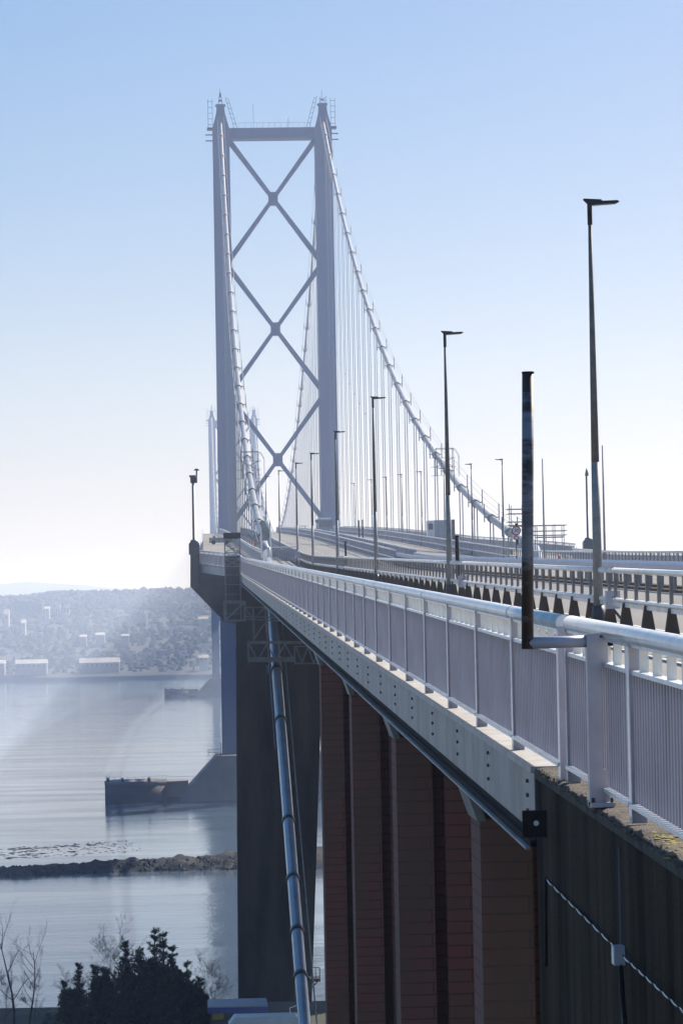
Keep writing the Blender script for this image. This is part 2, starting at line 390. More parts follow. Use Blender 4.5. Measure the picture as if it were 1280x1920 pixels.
# ================================================================== TOWERS
def truss(mb, pts_a, pts_b, t):
    pass
TZ = 155.6
def make_tower(Y):
    e = thing('bridge_tower', 'nearer tall blue grey steel bridge tower with three cross braces', 'bridge tower', (17.5, Y, 8))
    zb = 10-8
    for s_ in (-1, 1):
        cx = 11.9*s_
        lg = MB()
        k = 0
        for z0, z1, w0, w1 in ((zb, 45, 2.2, 2.1), (45, 100, 2.1, 2.0), (100, 147.6, 2.0, 1.95)):
            b = len(lg.v)
            for z, w_ in ((z0, w0), (z1, w1)):
                for a_, q in ((-1, -1), (1, -1), (1, 1), (-1, 1)): lg.v.append((cx+a_*w_, q*3.6, z))
            for i in range(4): j = (i+1) % 4; lg.face([b+i, b+j, b+4+j, b+4+i])
        lg.build('leg', 'tower', e)
        sd_ = MB().prism([(cx-1.9, 147.6), (cx+1.9, 147.6), (cx+1.0, 151.2), (cx+.85, 153.2), (cx-.85, 153.2), (cx-1.0, 151.2)], -2.4, 2.4).build('saddle_housing', 'tower', e)
        ms = MB()
        ms.box(cx-1.2, cx+1.2, -1, 1, 153.1, 153.35)
        for q in (-.5, .5): ms.bar((cx+q, 0, 153.3), (cx+q*(.2 if s_ < 0 else 1.1), 0, 156.2 if s_ < 0 else 155.0), .14)
        ms.box(cx-.35, cx+.35, -.3, .3, 154.2, 154.6)
        if s_ < 0: ms.tube([(cx, 0, 155.2), (cx, 0, 157.4)], [.15, .03], 6)
        else: ms.bar((cx-.1, 0, 153.3), (cx-.1, 0, 156.6), .1); ms.bar((cx+.9, 0, 153.3), (cx+.9, 0, 155.3), .1)
        ms.build('mast', 'dark', e)
        lad = MB()
        for xx in (-2.9, -1.9):   # cage outside
            xo = cx+s_*(-xx)
            lad.bar((xo, 0, 148), (xo, 0, 154.8), .09)
        for i in range(5):
            z = 148.8+i*1.35; lad.bar((cx+s_*1.8, 0, z), (cx+s_*3.0, 0, z), .09)
        lad.box(min(cx+s_*1.9, cx+s_*3.2), max(cx+s_*1.9, cx+s_*3.2), -1, 1, 147.5, 148.0)
        for z in (145.0, 146.4): lad.bar((cx+s_*1.8, 0, z), (cx+s_*3.6, 0, z), .25)
        lad.bar((cx-s_*3.9, 0, 147.6), (cx-s_*1.9, 0, 154.8), .1); lad.bar((cx-s_*3.2, 0, 147.6), (cx-s_*1.3, 0, 154.8), .1)
        for i in range(7):
            t = i/6; lad.bar((cx-s_*(3.9-2*t), 0, 147.6+7.2*t), (cx-s_*(3.0-1.9*t), 0, 147.9+7.2*t), .09)
        lad.build('access_ladder', 'dark', e)
    MB().box(-9.9, 9.9, -2.2, 2.2, 145.15, 147.6).build('cross_beam', 'tower', e)
    r = MB()
    for i in range(14):
        x = -9+i*18/13; r.bar((x, -2, 147.6), (x, -2, 148.8), .06)
    r.bar((-9, -2, 148.8), (9, -2, 148.8), .06)
    r.bar((-4.2, 0, 147.6), (-4.3, 0, 153.6), .08); r.bar((3.9, 0, 147.6), (3.9, 0, 150.2), .12)
    r.build('top_railing', 'galv', e)
    for zc in (139.2, 108.7, 78.2, 30.5):
        zc -= 8
        hh = 13.3
        for sx in (-1, 1):
            for sz in (-1, 1):
                MB().bar((sx*1.0, 0, zc+sz*1.35), (sx*10.1, 0, zc+sz*hh), 1.9, 1.35, up=(0, 1, 0)).build('brace', 'tower', e) if False else \
                MB().prism([(sx*.55, zc+sz*1.45), (sx*1.1, zc+sz*.75), (sx*10.0, zc+sz*(hh-.55)), (sx*10.0, zc+sz*(hh+1.35))], -1, 1).build('brace', 'tower', e)
        MB().prism([(-1.1, zc-.8), (-.6, zc-1.5), (.6, zc-1.5), (1.1, zc-.8), (1.1, zc+.8), (.6, zc+1.5), (-.6, zc+1.5), (-1.1, zc+.8)], -1.05, 1.05).build('gusset_plate', 'tower', e)
    MB().box(-9.8, 9.8, -2, 2, 50, 53).build('deck_beam', 'tower', e)
    return e
t1 = make_tower(703)
t2 = copy_tree(t1); t2.location.y = 703+1006; tag(t2, 'smaller hazy far bridge tower behind the near tower', 'bridge tower')
# tower piers in the water
def make_pier():
    e = thing('tower_pier', 'dark sloping concrete pier with round drum under the near tower', 'bridge pier', (17.5, 703, 0))
    X = lambda q: q-17.5
    MB().prism([(X(-6.5), -1), (X(-6.2), 1.2), (X(2.2), 10.2), (X(32.8), 10.2), (X(41.2), 1.2), (X(41.5), -1)], -11, 9).build('plinth', 'pierconc', e)
    for s_ in (-1, 1):
        d_ = MB(); cx = s_*(17.5+16.4)
        n = 28; R1 = 7.2
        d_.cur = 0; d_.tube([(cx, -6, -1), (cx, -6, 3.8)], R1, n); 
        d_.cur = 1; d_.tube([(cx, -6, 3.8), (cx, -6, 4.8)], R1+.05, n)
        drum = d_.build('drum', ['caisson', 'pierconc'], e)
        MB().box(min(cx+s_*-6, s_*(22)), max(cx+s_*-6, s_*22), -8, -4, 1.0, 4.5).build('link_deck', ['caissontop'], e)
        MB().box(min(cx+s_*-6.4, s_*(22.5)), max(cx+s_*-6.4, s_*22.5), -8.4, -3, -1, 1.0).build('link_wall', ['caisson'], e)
        r = MB()
        for i in range(13):
            a = math.pi*(i/12)+math.pi; p = (cx+math.cos(a)*6.9, -6+math.sin(a)*6.9)
            r.bar((*p, 4.8), (*p, 5.9), .08)
            if i:
                r.bar((*q, 5.9), (*p, 5.9), .07); r.bar((*q, 5.4), (*p, 5.4), .05)
            q = p
        for i in range(12):
            x = s_*(26.5-i*.55); r.bar((x, -8, 4.5), (x, -8, 5.6), .07)
        r.bar((s_*26.5, -8, 5.6), (s_*20.5, -8, 5.6), .07)
        r.build('drum_railing', 'lattice', e)
        for x, y in ((cx-6.4, -9), (cx-3, -12), (cx+3, -12)): MB().tube([(x, y, 4.8), (x, y, 5.7)], [.35, .25], 8).build('bollard', 'black', e)
    tt = MB()
    tt.bar((X(3), -10, 10.2), (X(3), -10, 13.2), .15)
    for z in (11, 11.6): tt.bar((X(-.0), -10, z), (X(3), -10, z), .1)
    tt.bar((X(.2), -10, 10.2), (X(.2), -10, 11.6), .1)
    tt.build('step_railing', 'dark', e)
    return e
p1 = make_pier(); p2 = copy_tree(p1); p2.location.y = 703+1006; tag(p2, 'low hazy pier under the far tower', 'bridge pier')

# ================================================================== CABLES
SAG = 18.5; D0, Z0, D1, Z1 = 268, 46.3, 703, 157.8
def zc(d):
    if d < D0: return Z0-(D0-d)*.37
    if d <= D1:
        t = (d-D0)/(D1-D0); return Z0+(Z1-Z0)*t-4*SAG*t*(1-t)
    if d <= 1709:
        t = (d-703)/1006; return Z1-4*82*t*(1-t)
    t = (d-1709)/435; return Z1+(Z0-Z1)*t-4*SAG*t*(1-t)
def make_cable(X, label):
    e = thing('main_cable', label, 'bridge cable', (X, D0, Z0))
    ds = stations(D0, D1, 12)+stations(703, 1709, 18)[1:]+stations(1709, 2144, 20)[1:]
    rel(MB().tube([(X, d, zc(d)) for d in ds], .33, 12).build('cable', 'cable'), e)
    bands = MB(); 
    hs = [D0+22+18.1*i for i in range(23)]
    hm = [703+18.3*i for i in range(1, 54)]
    for i, d in enumerate(hs):
        b = MB(); sl = (zc(d+1)-zc(d-1))/2
        b.tube([(X, d-.7, zc(d)-.7*sl), (X, d+.7, zc(d)+.7*sl)], .47, 10)
        # hand-rope stanchions
        for s_ in (-1, 1):
            b.bar((X+s_*.75, d, zc(d)-.4), (X+s_*.75, d, zc(d)+1.5), .1)
        b.bar((X-.75, d, zc(d)+.1), (X+.75, d, zc(d)+.1), .12)
        bo = rel(b.build('cable_band', 'lattice'), e)
        h = MB(); zt = zc(d)-.3; zb = c(d)-1.9
        if zt > zb+1:
            for dy in (-.3, .3): h.tube([(X-.16, d+dy, zb), (X-.16, d+dy, zt)], .04, 5); h.tube([(X+.16, d+dy, zb), (X+.16, d+dy, zt)], .04, 5)
            if zt-zb > 40: h.bar((X-.2, d, (zt+zb)/2), (X+.2, d, (zt+zb)/2), .12)
            rel(h.build('hanger', 'rope'), e)
    for d in hm:
        h = MB(); zt = zc(d)-.3; zb = c(d)-1.9
        if zt < zb+1: continue
        for s_ in (-.14, .14): h.tube([(X+s_, d, zb), (X+s_, d, zt)], .07, 4)
        h.bar((X-.2, d, zb+1), (X+.2, d, zb+1), .1); h.bar((X-.2, d, zt-1), (X+.2, d, zt-1), .1)
        rel(h.build('hanger', 'rope'), e)
    b = MB()
    for d in hm:
        for s_ in (-1, 1): b.bar((X+s_*.75, d, zc(d)-.4), (X+s_*.75, d, zc(d)+1.5), .12)
        b.tube([(X, d-.7, zc(d-.7)), (X, d+.7, zc(d+.7))], .5, 8)
    bo = rel(b.build('main_span_bands', 'lattice'), e); bo['kind'] = 'stuff'
    for s_ in (-1, 1):
        rp = MB()
        for dz in (1.45, .75):
            rp.tube([(X+s_*.75, d, zc(d)+dz) for d in [D0+4]+hs+[701]], .022, 4, False)
        rp.tube([(X+s_*.75, d, zc(d)+1.45) for d in [705]+hm+[1707]], .035, 4, False)
        rel(rp.build('hand_rope', 'lattice'), e)
    # backstay running down to the anchorage
    bs = rel(MB().tube([(X, d, zc(d)) for d in (D0, 250, 230, 210, 190, 170, 150)], .39, 16).build('backstay', 'backstay'), e)
    for d in (241, 231, 213.5, 204.5, 197, 191):
        k = MB(); k.tube([(X, d-.22, zc(d-.22)), (X, d+.22, zc(d+.22))], .46, 14); k.bar((X-.56, d, zc(d)-.1), (X+.56, d, zc(d)-.1), .12)
        rel(k.build('collar', 'dark'), bs); bs.children[-1].location = (0, 0, 0)
    rel(MB().tube([(X+.75, d, zc(d)+.1) for d in (262, 240, 215, 190, 160)], .045, 6).build('hand_rope', 'lattice'), e)
    rel(MB().tube([(X-.55, d, zc(d)-.05) for d in (255, 245, 236, 226)], .05, 6).build('hand_rope', 'lattice'), e)
    return e
make_cable(5.6, 'left main suspension cable sweeping down in front of the tower')
make_cable(29.4, 'right main suspension cable sweeping down from tower to roadway')
# inspection cages round the cables
def cage(X, label):
    d = 369; z = zc(d)
    e = thing('cable_cage', label, 'cage', (X, d, z))
    e.scale = (.8, .8, .8); f = MB()
    for y in (-1.2, 1.2):
        for x0, x1 in ((-1.1, 1.5),):
            f.bar((x0, y, -1.4), (x0, y, 2.6), .07); f.bar((x1, y, -1.6), (x1, y, 2.6), .07)
            for zz in (2.6, 1.2, -.2, -1.5): f.bar((x0-.8, y, zz), (x1+.4, y, zz), .03) if zz < 1.5 else f.bar((x0, y, zz), (x1, y, zz), .07)
            f.bar((x0, y, -.2), (x1, y, 1.2), .06); f.bar((x0, y, 1.2), (x1, y, -.2), .06)
    for x in (-1.1, 1.5):
        for zz in (2.6, -1.5): f.bar((x, -1.2, zz), (x, 1.2, zz), .07)
    f.build('frame', 'dark', e)
    g = MB()
    for k in range(9):
        a = -.5+k*.36; 
    pts = [(2.4, -1.6), (2.4, 1.5), (1.9, 2.4), (1.2, 2.7)]
    for y in (-1.1, 0, 1.1):
        for a, b in zip(pts, pts[1:]): g.bar((a[0], y, a[1]), (b[0], y, b[1]), .035)
    for k in range(7): g.bar((2.4, -1.1, -1.6+k*.5), (2.4, 1.1, -1.6+k*.5), .03)
    g.build('mesh_guard', 'galv', e)
cage(5.6, 'small dark inspection cage hanging on the left cable')
cage(29.4, 'small dark inspection cage hanging on the right cable')

# ================================================================== DECK
VA = 27.2; VE = 262.0
vst = stations(VA, VE, 9); near = [6, VA]
# widening at the side tower: outer edge X
def xo(d):
    if d <= VE: return 3.0
    if d <= 290: return 3.0-3.8*(d-VE)/(290-VE)
    return -.8+.6*min(1, (d-290)/80)
def stair(ds): return ds
# carriageways and footways
sus = stations(VE, 290, 4)[0:]+stations(290, 703, 12)[1:]+stations(703, 1900, 30)[1:]
allst = stations(6, 225, 20)+stations(225, VE, 4)[1:]+sus[1:]
rd = MB().sweep(rect(8.75, 16.3, -1.95, -1.78), allst).sweep(rect(18.7, 26.2, -1.95, -1.78), allst)
tag(rd.build('road', 'asphalt'), kind='structure')
fw = MB().sweep(rect(3.35, 8.1, -2.05, -1.86), [x for x in allst if x <= VE])
fw.sweep(rect(26.8, 31.7, -2.05, -1.86), [x for x in allst if x <= VE])
k = len(fw.v); ss = sus
n = 0
for d in ss:
    for x, z in ((xo(d)+.1, -2.05), (8.1 if d < 300 else 4.0, -2.05), (8.1 if d < 300 else 4.0, -1.86), (xo(d)+.1, -1.86)): fw.v.append((x, d, c(d)+z))
for i in range(len(ss)-1):
    for j in range(4): j2 = (j+1) % 4; fw.face([k+i*4+j, k+i*4+j2, k+(i+1)*4+j2, k+(i+1)*4+j])
fw.sweep(rect(26.8, 35.5, -2.051, -1.861), stations(VE+.5, 900, 12))
tag(fw.build('footway', 'footway'), kind='structure')
mk = MB()
for x in (9.1, 15.9, 19.1, 25.8): mk.sweep(rect(x, x+.12, -1.778, -1.774), allst)
for x in (12.5, 22.4):
    d = 40
    while d < 700: mk.sweep(rect(x, x+.12, -1.778, -1.774), [d, d+3]); d += 9
mk.sweep(rect(7.2, 7.3, -1.858, -1.854), [x for x in allst if x <= VE])
tag(mk.build('road_markings', 'mark'), kind='structure')

via = thing('viaduct_deck', 'approach viaduct deck with pale bolted steel fascia girder', 'bridge deck', (17.5, VA, c(VA)-3))
rel(MB().sweep(rect(2.93, 2.97, -2.6, -2.06), vst).build('fascia_girder', 'fascia'), via)
rel(MB().sweep(rect(2.90, 3.36, -2.058, -2.0), vst).build('ledge', 'ledge'), via)
rel(MB().sweep(rect(2.88, 3.12, -2.72, -2.66), vst).sweep(rect(2.93, 3.0, -2.66, -2.6), vst).build('bottom_flange', 'black'), via)
rel(MB().sweep(rect(2.84, 2.88, -2.745, -2.722), vst).build('edge_trim', 'fascia'), via)
rel(MB().sweep(rect(3.3, 31.7, -2.9, -2.1), vst).sweep(rect(8.2, 8.7, -2.1, -1.72), vst).sweep(rect(16.35, 18.65, -2.1, -1.85), vst).sweep(rect(26.25, 26.75, -2.1, -1.72), vst).build('soffit', 'under'), via)
for xg in (6.0, 11, 17.5, 24, 29): rel(MB().sweep(rect(xg-.25, xg+.25, -4.2, -2.9), vst).build('girder', 'under'), via)
d = 27.75; nb = 0
while d < 255:
    b = MB()
    for dz in (-2.17, -2.30, -2.44):
        for dy in (-.0,):
            b.tube([(-.016, 0, dz), (.012, 0, dz)], .022, 6); b.v[-12:] = [(x, y*2.0, dz+(z-dz)*.9) for x, y, z in b.v[-12:]]
    bo = b.build('bolt_row', 'dark'); bo.parent = via; bo.location = Vector((2.925, d, c(d)))-Vector(via.location); d += 3.85; nb += 1
rel(MB().sweep(rect(32.03, 32.07, -2.6, -2.06), vst).build('fascia_girder', 'fascia'), via)

susd = thing('suspended_deck', 'suspended bridge deck rising towards the towers', 'bridge deck', (17.5, 290, c(290)-3))
s2 = [x for x in sus if x >= 262]
ww = MB(); k = len(ww.v)
for d in s2:
    x = xo(d)
    for a, z in ((x-.05, -2.72), (x+.25, -2.72), (x+.25, -2.0), (x-.05, -2.0)): ww.v.append((a, d, c(d)+z))
for i in range(len(s2)-1):
    for j in range(4): j2 = (j+1) % 4; ww.face([k+i*4+j, k+i*4+j2, k+(i+1)*4+j2, k+(i+1)*4+j])
rel(ww.build('fascia_girder', 'fascia'), susd)
rel(MB().sweep(rect(32.1, 32.4, -2.72, -2.0), stations(262.5, 700, 12)).build('fascia_girder', 'fascia'), susd)
rel(MB().sweep(rect(3.4, 31.6, -3.1, -2.15), s2).sweep(rect(8.3, 8.7, -2.15, -1.7), s2).sweep(rect(26.25, 26.7, -2.15, -1.7), s2).build('soffit', 'under'), susd)
for X in (5.6, 29.4):
    tr = MB(); tr.sweep(rect(X-.4, X+.4, -3.9, -3.1), s2).sweep(rect(X-.4, X+.4, -11, -10.3), s2)
    d = 292; up = True
    while d < 1880:
        d2 = d+9.15; a = (X, d, c(d)-(3.5 if up else 10.6)); b = (X, d2, c(d2)-(10.6 if up else 3.5))
        tr.bar(a, b, .5); up = not up; d = d2
    rel(tr.build('stiffening_truss', 'tower'), susd)
# big dark cantilever bracket at the side tower
br = thing('side_platform', 'dark steel cantilever platform jutting out left beside the side tower', 'platform', (-1.4, 288, 43))
b = MB()
pl = [P(357, 1022, Y=288), P(357, 1100, Y=288), P(421, 1166, Y=288), P(600, 1190, Y=288), P(600, 1080, Y=288), P(372, 1040, Y=288)]
rel(b.prism([(p.x, p.z) for p in pl], 287.2, 289).build('bracket', 'under'), br)
b = MB(); a0, a1 = P(357, 1020, Y=288), P(371, 1102, Y=288)
rel(b.box(a0.x, a1.x, 285.5, 287.1, a1.z, a0.z).build('end_box', 'dark'), br)
# the oblique soffit beams between viaduct edge and the platform
b = MB()
for t in (0, .25, .5, .75, 1):
    d = 264+22*t; x = xo(d)+.35
    b.bar((x, d, c(d)-3.0), (x+5, d, c(d)-4.4), .3, .9)
rel(b.build('outrigger', 'under'), br)

def mast(px, pyt, pyb, Y, name, label, camhead=True):
    base = P(px, pyb, Y=Y); top = P(px, pyt, Y=Y)
    e = thing(name, label, 'camera mast', tuple(base)); H = top.z-base.z
    MB().tube([(0, 0, 0), (0, 0, .5), (0, 0, .5), (0, 0, H*.92)], [.42, .3, .14, .12], 10).build('pole', 'dark', e)
    MB().prism([(-.5, -.9), (.5, -.9), (.5, .1), (.25, .4), (-.25, .4), (-.5, .1)], -.5, .5).build('base_box', 'dark', e)
    if camhead:
        h = MB().box(-.25, .4, -.2, .2, H*.85, H*.93).build('camera_head', 'black', e)
        MB().box(-.35, .25, -.25, .25, H*.93, H*.955).build('bracket', 'black', e)
        q = MB(); q.tube([(.32, 0, H*.9), (.36, 0, H*1.02)], .07, 6); q.tube([(.36, 0, H*1.02), (.36, 0, H*1.045)], [.3, .12], 8); q.build('dome_sensor', 'black', h)
    else:
        MB().tube([(0, 0, H*.9), (0, 0, H)], [.2, .05], 8).build('finial', 'dark', e)
mast(364, 885, 1022, 284, 'camera_mast', 'dark camera mast on the platform left of the bridge')
mast(1102, 878, 1018, 284, 'camera_mast', 'dark slim mast with box base on the right edge', False)

# ================================================================== RAILINGS
PITCH = 3.85
def panel_mesh(L, bars, bw=.06, bt=.022):
    g = MB(); n = int(L/bars)
    for i in range(n):
        y = (i+.5)*L/n; g.cur = 0; g.box(-bw/2, bw/2, y-bt/2, y+bt/2, .15, 1.06); g.cur = 1; g.box(-bw/2-.006, -bw/2, y-bt/2-.001, y+bt/2+.001, .15, 1.06)  # lighter left strip paints the edge highlight onto each bar
    return g
def make_railing(name, label, path, posts_white=True, bars=.125, L=PITCH, stuffx=None):
    """path: list of base points, one per post"""
    e = thing(name, label, 'railing', path[0])
    pb = MB(); pb.box(-.055, .055, -.012, .012, 0, 1.3); pb.cur = 1; pb.box(-.062, -.0555, -.06, .06, 0, 1.27); pb = pb.mesh('post', ['rail', 'edge'])
    pm = panel_mesh(L, bars).mesh('infill_panel', ['panel', 'rail'])
    srm = MB().box(-.045, .045, .03, L-.03, 1.06, 1.09).box(-.075, .02, .03, L-.03, .118, .145)
    for i in range(6): y = L*(i+.6)/6.2; srm.box(-.03, .03, y-.02, y+.02, 1.09, 1.28)
    srm = srm.mesh('sub_rail', 'rail_white')
    base = Vector(path[0])
    for i, p in enumerate(path):
        p = Vector(p)
        q = path[i+1] if i+1 < len(path) else None
        d = (Vector(q)-p) if q is not None else (p-Vector(path[i-1]))
        az = math.atan2(-d.x, d.y)
        o_ = bpy.data.objects.new('post', pb); col.objects.link(o_); o_.parent = e; o_.location = p-base; o_.rotation_euler = (0, 0, az)
        if q is None: continue
        hl = math.hypot(d.x, d.y); sh = d.z/hl
        for nm, me in (('infill_panel', pm), ('sub_rail', srm)):
            o_ = bpy.data.objects.new(nm, me); col.objects.link(o_); o_.parent = e; o_.location = p-base
            o_.rotation_euler = (math.atan(sh), 0, az); o_.scale = (1, d.length/L, 1)
    hp = [Vector(p)+Vector((0, 0, 1.33)) for p in path]
    h = MB().tube([p-base for p in hp], .069, 14)
    for a, b_ in zip(hp, hp[1:]): h.bar(a-base-Vector((0, 0, .062)), b_-base-Vector((0, 0, .062)), .09, .025)
    h.build('handrail', 'rail_white', e)
    js = MB()
    for i in range(1, len(hp), 3):
        dd = (hp[i]-hp[i-1]).normalized(); m_ = hp[i]-base+dd*.3; js.tube([m_-dd*.015, m_+dd*.015], .0715, 14)
    js.build('rail_joint', 'ledge', e)
    return e
# over the abutment wall
make_railing('footway_railing', 'nearest grey barred railing on the concrete abutment wall at right', [(3.06, d, c(d)-2.0) for d in (9.9, 13.75, 17.6, 21.5, 25.3)])
ds_ = [25.55+3.9*i for i in range(61)]
R1 = make_railing('footway_railing', 'long grey barred railing with white handrail along the viaduct edge', [(3.03, d, c(d)-2.0) for d in ds_[:-1]]+[(3.0, VE, c(VE)-2)])
for px, X in ((757, 3.2), (986, 3.2)):
    d = X*F/(px-5-385); q = MB().box(-.03, .03, -.02, .02, -.06, .06).build('reflector', 'orange'); q.parent = R1
    q.location = Vector((X, d, c(d)-.86))-Vector(R1.location)
make_railing('footway_railing', 'short railing bending outwards round the side tower at left', [(xo(d), d, c(d)-2.0) for d in stations(VE, 290, 3.2)], bars=.16)
make_railing('footway_railing', 'far outer railing on the left of the suspended deck', [(xo(d), d, c(d)-2.0) for d in stations(290, 700, 5)], bars=.3, L=5)
make_railing('footway_railing', 'outer barred railing along the right side of the viaduct', [(32.0, d, c(d)-2.0) for d in stations(150, VE, 3.9)], bars=.14)
make_railing('footway_railing', 'outer railing along the right side of the suspended deck', [(32.2+(3.2*min(1, (d-262)/25) if d < 300 else 3.2*max(0, 1-(d-300)/60)), d, c(d)-2.0) for d in stations(262.3, 700, 5)], bars=.3, L=5)
# inner railing between footway and cable (left)
pth = [(8.0, 262, 0), (5.3, 284, 0), (4.9, 320, 0), (4.4, 400, 0), (3.9, 520, 0), (3.6, 690, 0)]
def interp(d):
    for (x0, d0, _), (x1, d1, _) in zip(pth, pth[1:]):
        if d0 <= d <= d1: return x0+(x1-x0)*(d-d0)/(d1-d0)
make_railing('inner_railing', 'pale blue grey panelled railing between footway and left cable', [(interp(d), d, c(d)-2.0) for d in stations(283, 690, 5)], bars=.3, L=5)

# crash barriers: two rails, upright balusters and tapered feet
def barrier(X, d0, d1, label, pitch=1.55, name='crash_barrier', feet=True):
    e = thing(name, label, 'barrier', (X, d0, c(d0)-1.7))
    st = stations(d0, d1, 9)
    rel(MB().tube([(X, d, c(d)-.56) for d in st], .06, 8).build('top_rail', 'rail_white'), e)
    rel(MB().tube([(X, d, c(d)-1.16) for d in st], .05, 8).sweep(rect(X-.03, X+.03, -1.28, -1.2), st).build('lower_rail', 'rail_white'), e)
    pm = MB().box(-.03, .03, -.05, .05, -1.14, -.58).mesh('baluster', 'baluster')
    fm = MB(); fm.prism([(-.14, -1.72), (.14, -1.72), (.055, -1.19), (-.055, -1.19)], -.08, .08); fm = fm.mesh('foot', 'towerconc')
    n = int((d1-d0)/pitch); 
    for i in range(n+1):
        d = d0+.15+(d1-d0-.3)*i/n
        o_ = bpy.data.objects.new('baluster', pm); col.objects.link(o_); o_.parent = e; o_.location = Vector((X, d, c(d)))-Vector(e.location)
        if feet and i % 2 == 0:
            o_ = bpy.data.objects.new('foot', fm); col.objects.link(o_); o_.parent = e; o_.location = Vector((X, d, c(d)))-Vector(e.location)
    return e
barrier(8.35, 42, 61.5, 'crash barrier with tapered feet nearest the camera at the right edge', 1.5)
barrier(8.35, 62.1, 97.5, 'crash barrier with tapered feet between the first two tall lamp posts', 1.5)
barrier(8.35, 98.2, 180, 'crash barrier with tapered feet beyond the second tall lamp post', 1.5)
barrier(8.35, 180.6, VE, 'crash barrier at the far end of the viaduct footway', 1.5)
def long_barrier(X, d0, d1, label, pitch=4.5):
    e = thing('crash_barrier', label, 'barrier', (X, d0, c(d0)-1.7))
    st = stations(d0, d1, 9)
    rel(MB().tube([(X, d, c(d)-.56) for d in st], .075, 6).build('top_rail', 'rail_white'), e)
    rel(MB().tube([(X, d, c(d)-1.25) for d in st], .07, 6).build('lower_rail', 'rail_white'), e)
    g = MB(); d = d0
    while d < d1: g.box(X-.06, X+.06, d-.05, d+.05, c(d)-1.72, c(d)-.6); d += 1.5
    o_ = rel(g.build('balusters', 'panel'), e); o_['kind'] = 'stuff'
long_barrier(8.35, VE+.6, 690, 'left barrier rising along the suspended roadway to the tower')
def central(X, d0, d1, label, pitch=3.0, posts=True):
    e = thing('central_barrier', label, 'barrier', (X, d0, c(d0)-1.8))
    st = stations(d0, d1, 9)
    rel(MB().sweep([(X-.09, -1.05), (X+.09, -1.05), (X+.13, -.97), (X+.13, -.83), (X+.06, -.76), (X-.06, -.76), (X-.13, -.83), (X-.13, -.97)], st).build('beam', 'rail'), e)
    rel(MB().sweep(rect(X-.25, X+.25, -1.84, -1.7), st).build('kerb', 'towerconc'), e)
    pm = MB().box(-.05, .05, -.08, .08, -1.72, -.95).mesh('post', 'lattice')
    n = int((d1-d0)/pitch)
    for i in range(n+1):
        d = d0+.2+(d1-d0-.4)*i/n
        o_ = bpy.data.objects.new('post', pm); col.objects.link(o_); o_.parent = e; o_.location = Vector((X, d, c(d)))-Vector(e.location)
central(16.75, 95, 262, 'thick beamed central barrier on the near side of the reservation')
central(18.25, 105, 262, 'thick beamed central barrier on the far side of the reservation')
long_barrier(16.6, 262.6, 690, 'left of two central barriers on the suspended deck')
long_barrier(18.4, 262.6, 690, 'right of two central barriers on the suspended deck')
barrier(26.45, 165, VE, 'barrier between the right carriageway and the right footway', 1.5)
long_barrier(26.45, VE+.6, 690, 'right barrier rising along the suspended roadway to the tower')

# ================================================================== PIERS, SIDE TOWER, ABUTMENT
def viaduct_pier(d, label):
    e = thing('viaduct_pier', label, 'bridge pier', (3.13, d, 9), group='brick viaduct piers')
    zt = c(d)-3.2-9
    for side, xs in ((0, [.0+.8*i for i in range(9)]), (1, [28.15-.8*i for i in range(9)])):
        for x in xs: MB().box(x, x+.6, -1.2, 0, 0, zt).build('pilaster', 'brick', e)
        x0, x1 = min(xs)+.05, max(xs)+.55
        MB().box(x0, x1, -.8, -.2, 0, zt-.02).build('web_wall', 'brick', e)
    MB().box(.1, 28.6, -1.15, -.05, zt, zt+.32).build('cross_head', 'under', e)
    MB().box(.17, 28.6, -1.0, -.1, zt+.33, zt+.5).build('bearing', 'under', e)
    for a, s_ in ((-.2, 1), (28.95, -1)):
        MB().prism([(a, zt+.47), (a+.1*s_, zt+.47), (a+.27*s_, zt-.02), (a+.17*s_, zt-.02)], -1.25, -.0).build('bracket', 'fascia', e)
viaduct_pier(36.2, 'nearest dark red brick pier, beside the concrete abutment')
viaduct_pier(51.6, 'second brick pier from the abutment')
viaduct_pier(66.7, 'third brick pier from the abutment')
viaduct_pier(84.0, 'farthest brick pier, beside the narrow slit of water')
st_ = thing('side_tower', 'dark concrete side tower with tapering legs under the deck end', 'bridge tower', (17.5, 262, 0))
for s_ in (-1, 1):
    X = lambda q: (q-17.5)*(-s_)
    MB().prism([(X(2.25), 0), (X(7.7), 0), (X(9.7), 42.6), (X(2.72), 42.6)], 2, 8).build('leg', 'towerconc', st_)
    MB().prism([(X(7.3), 0), (X(8.25), 0), (X(10.4), 42.2), (X(6.0), 42.2)], .8, 2).build('buttress', 'towerconc', st_)
MB().box(-14.5, 14.5, 3, 7, 41.5, 43.2).build('cross_beam', 'towerconc', st_)
lp = MB(); a = P(584, 1840, Y=261); lp.box(a.x-17.5-.6, a.x-17.5+.75, -1.4, .6, a.z, a.z+.25)
lp.bar((a.x-17.5-.5, -.5, a.z-1.2), (a.x-17.5+.6, -.5, a.z), .1)
for x in (0, .35, .7): lp.bar((a.x-17.5+x, -1.3, a.z), (a.x-17.5+x, -1.3, a.z+1.2), .06)
lp.bar((a.x-17.5, -1.3, a.z+1.2), (a.x-17.5+.7, -1.3, a.z+1.2), .06)
lp.build('access_platform', 'dark', st_)

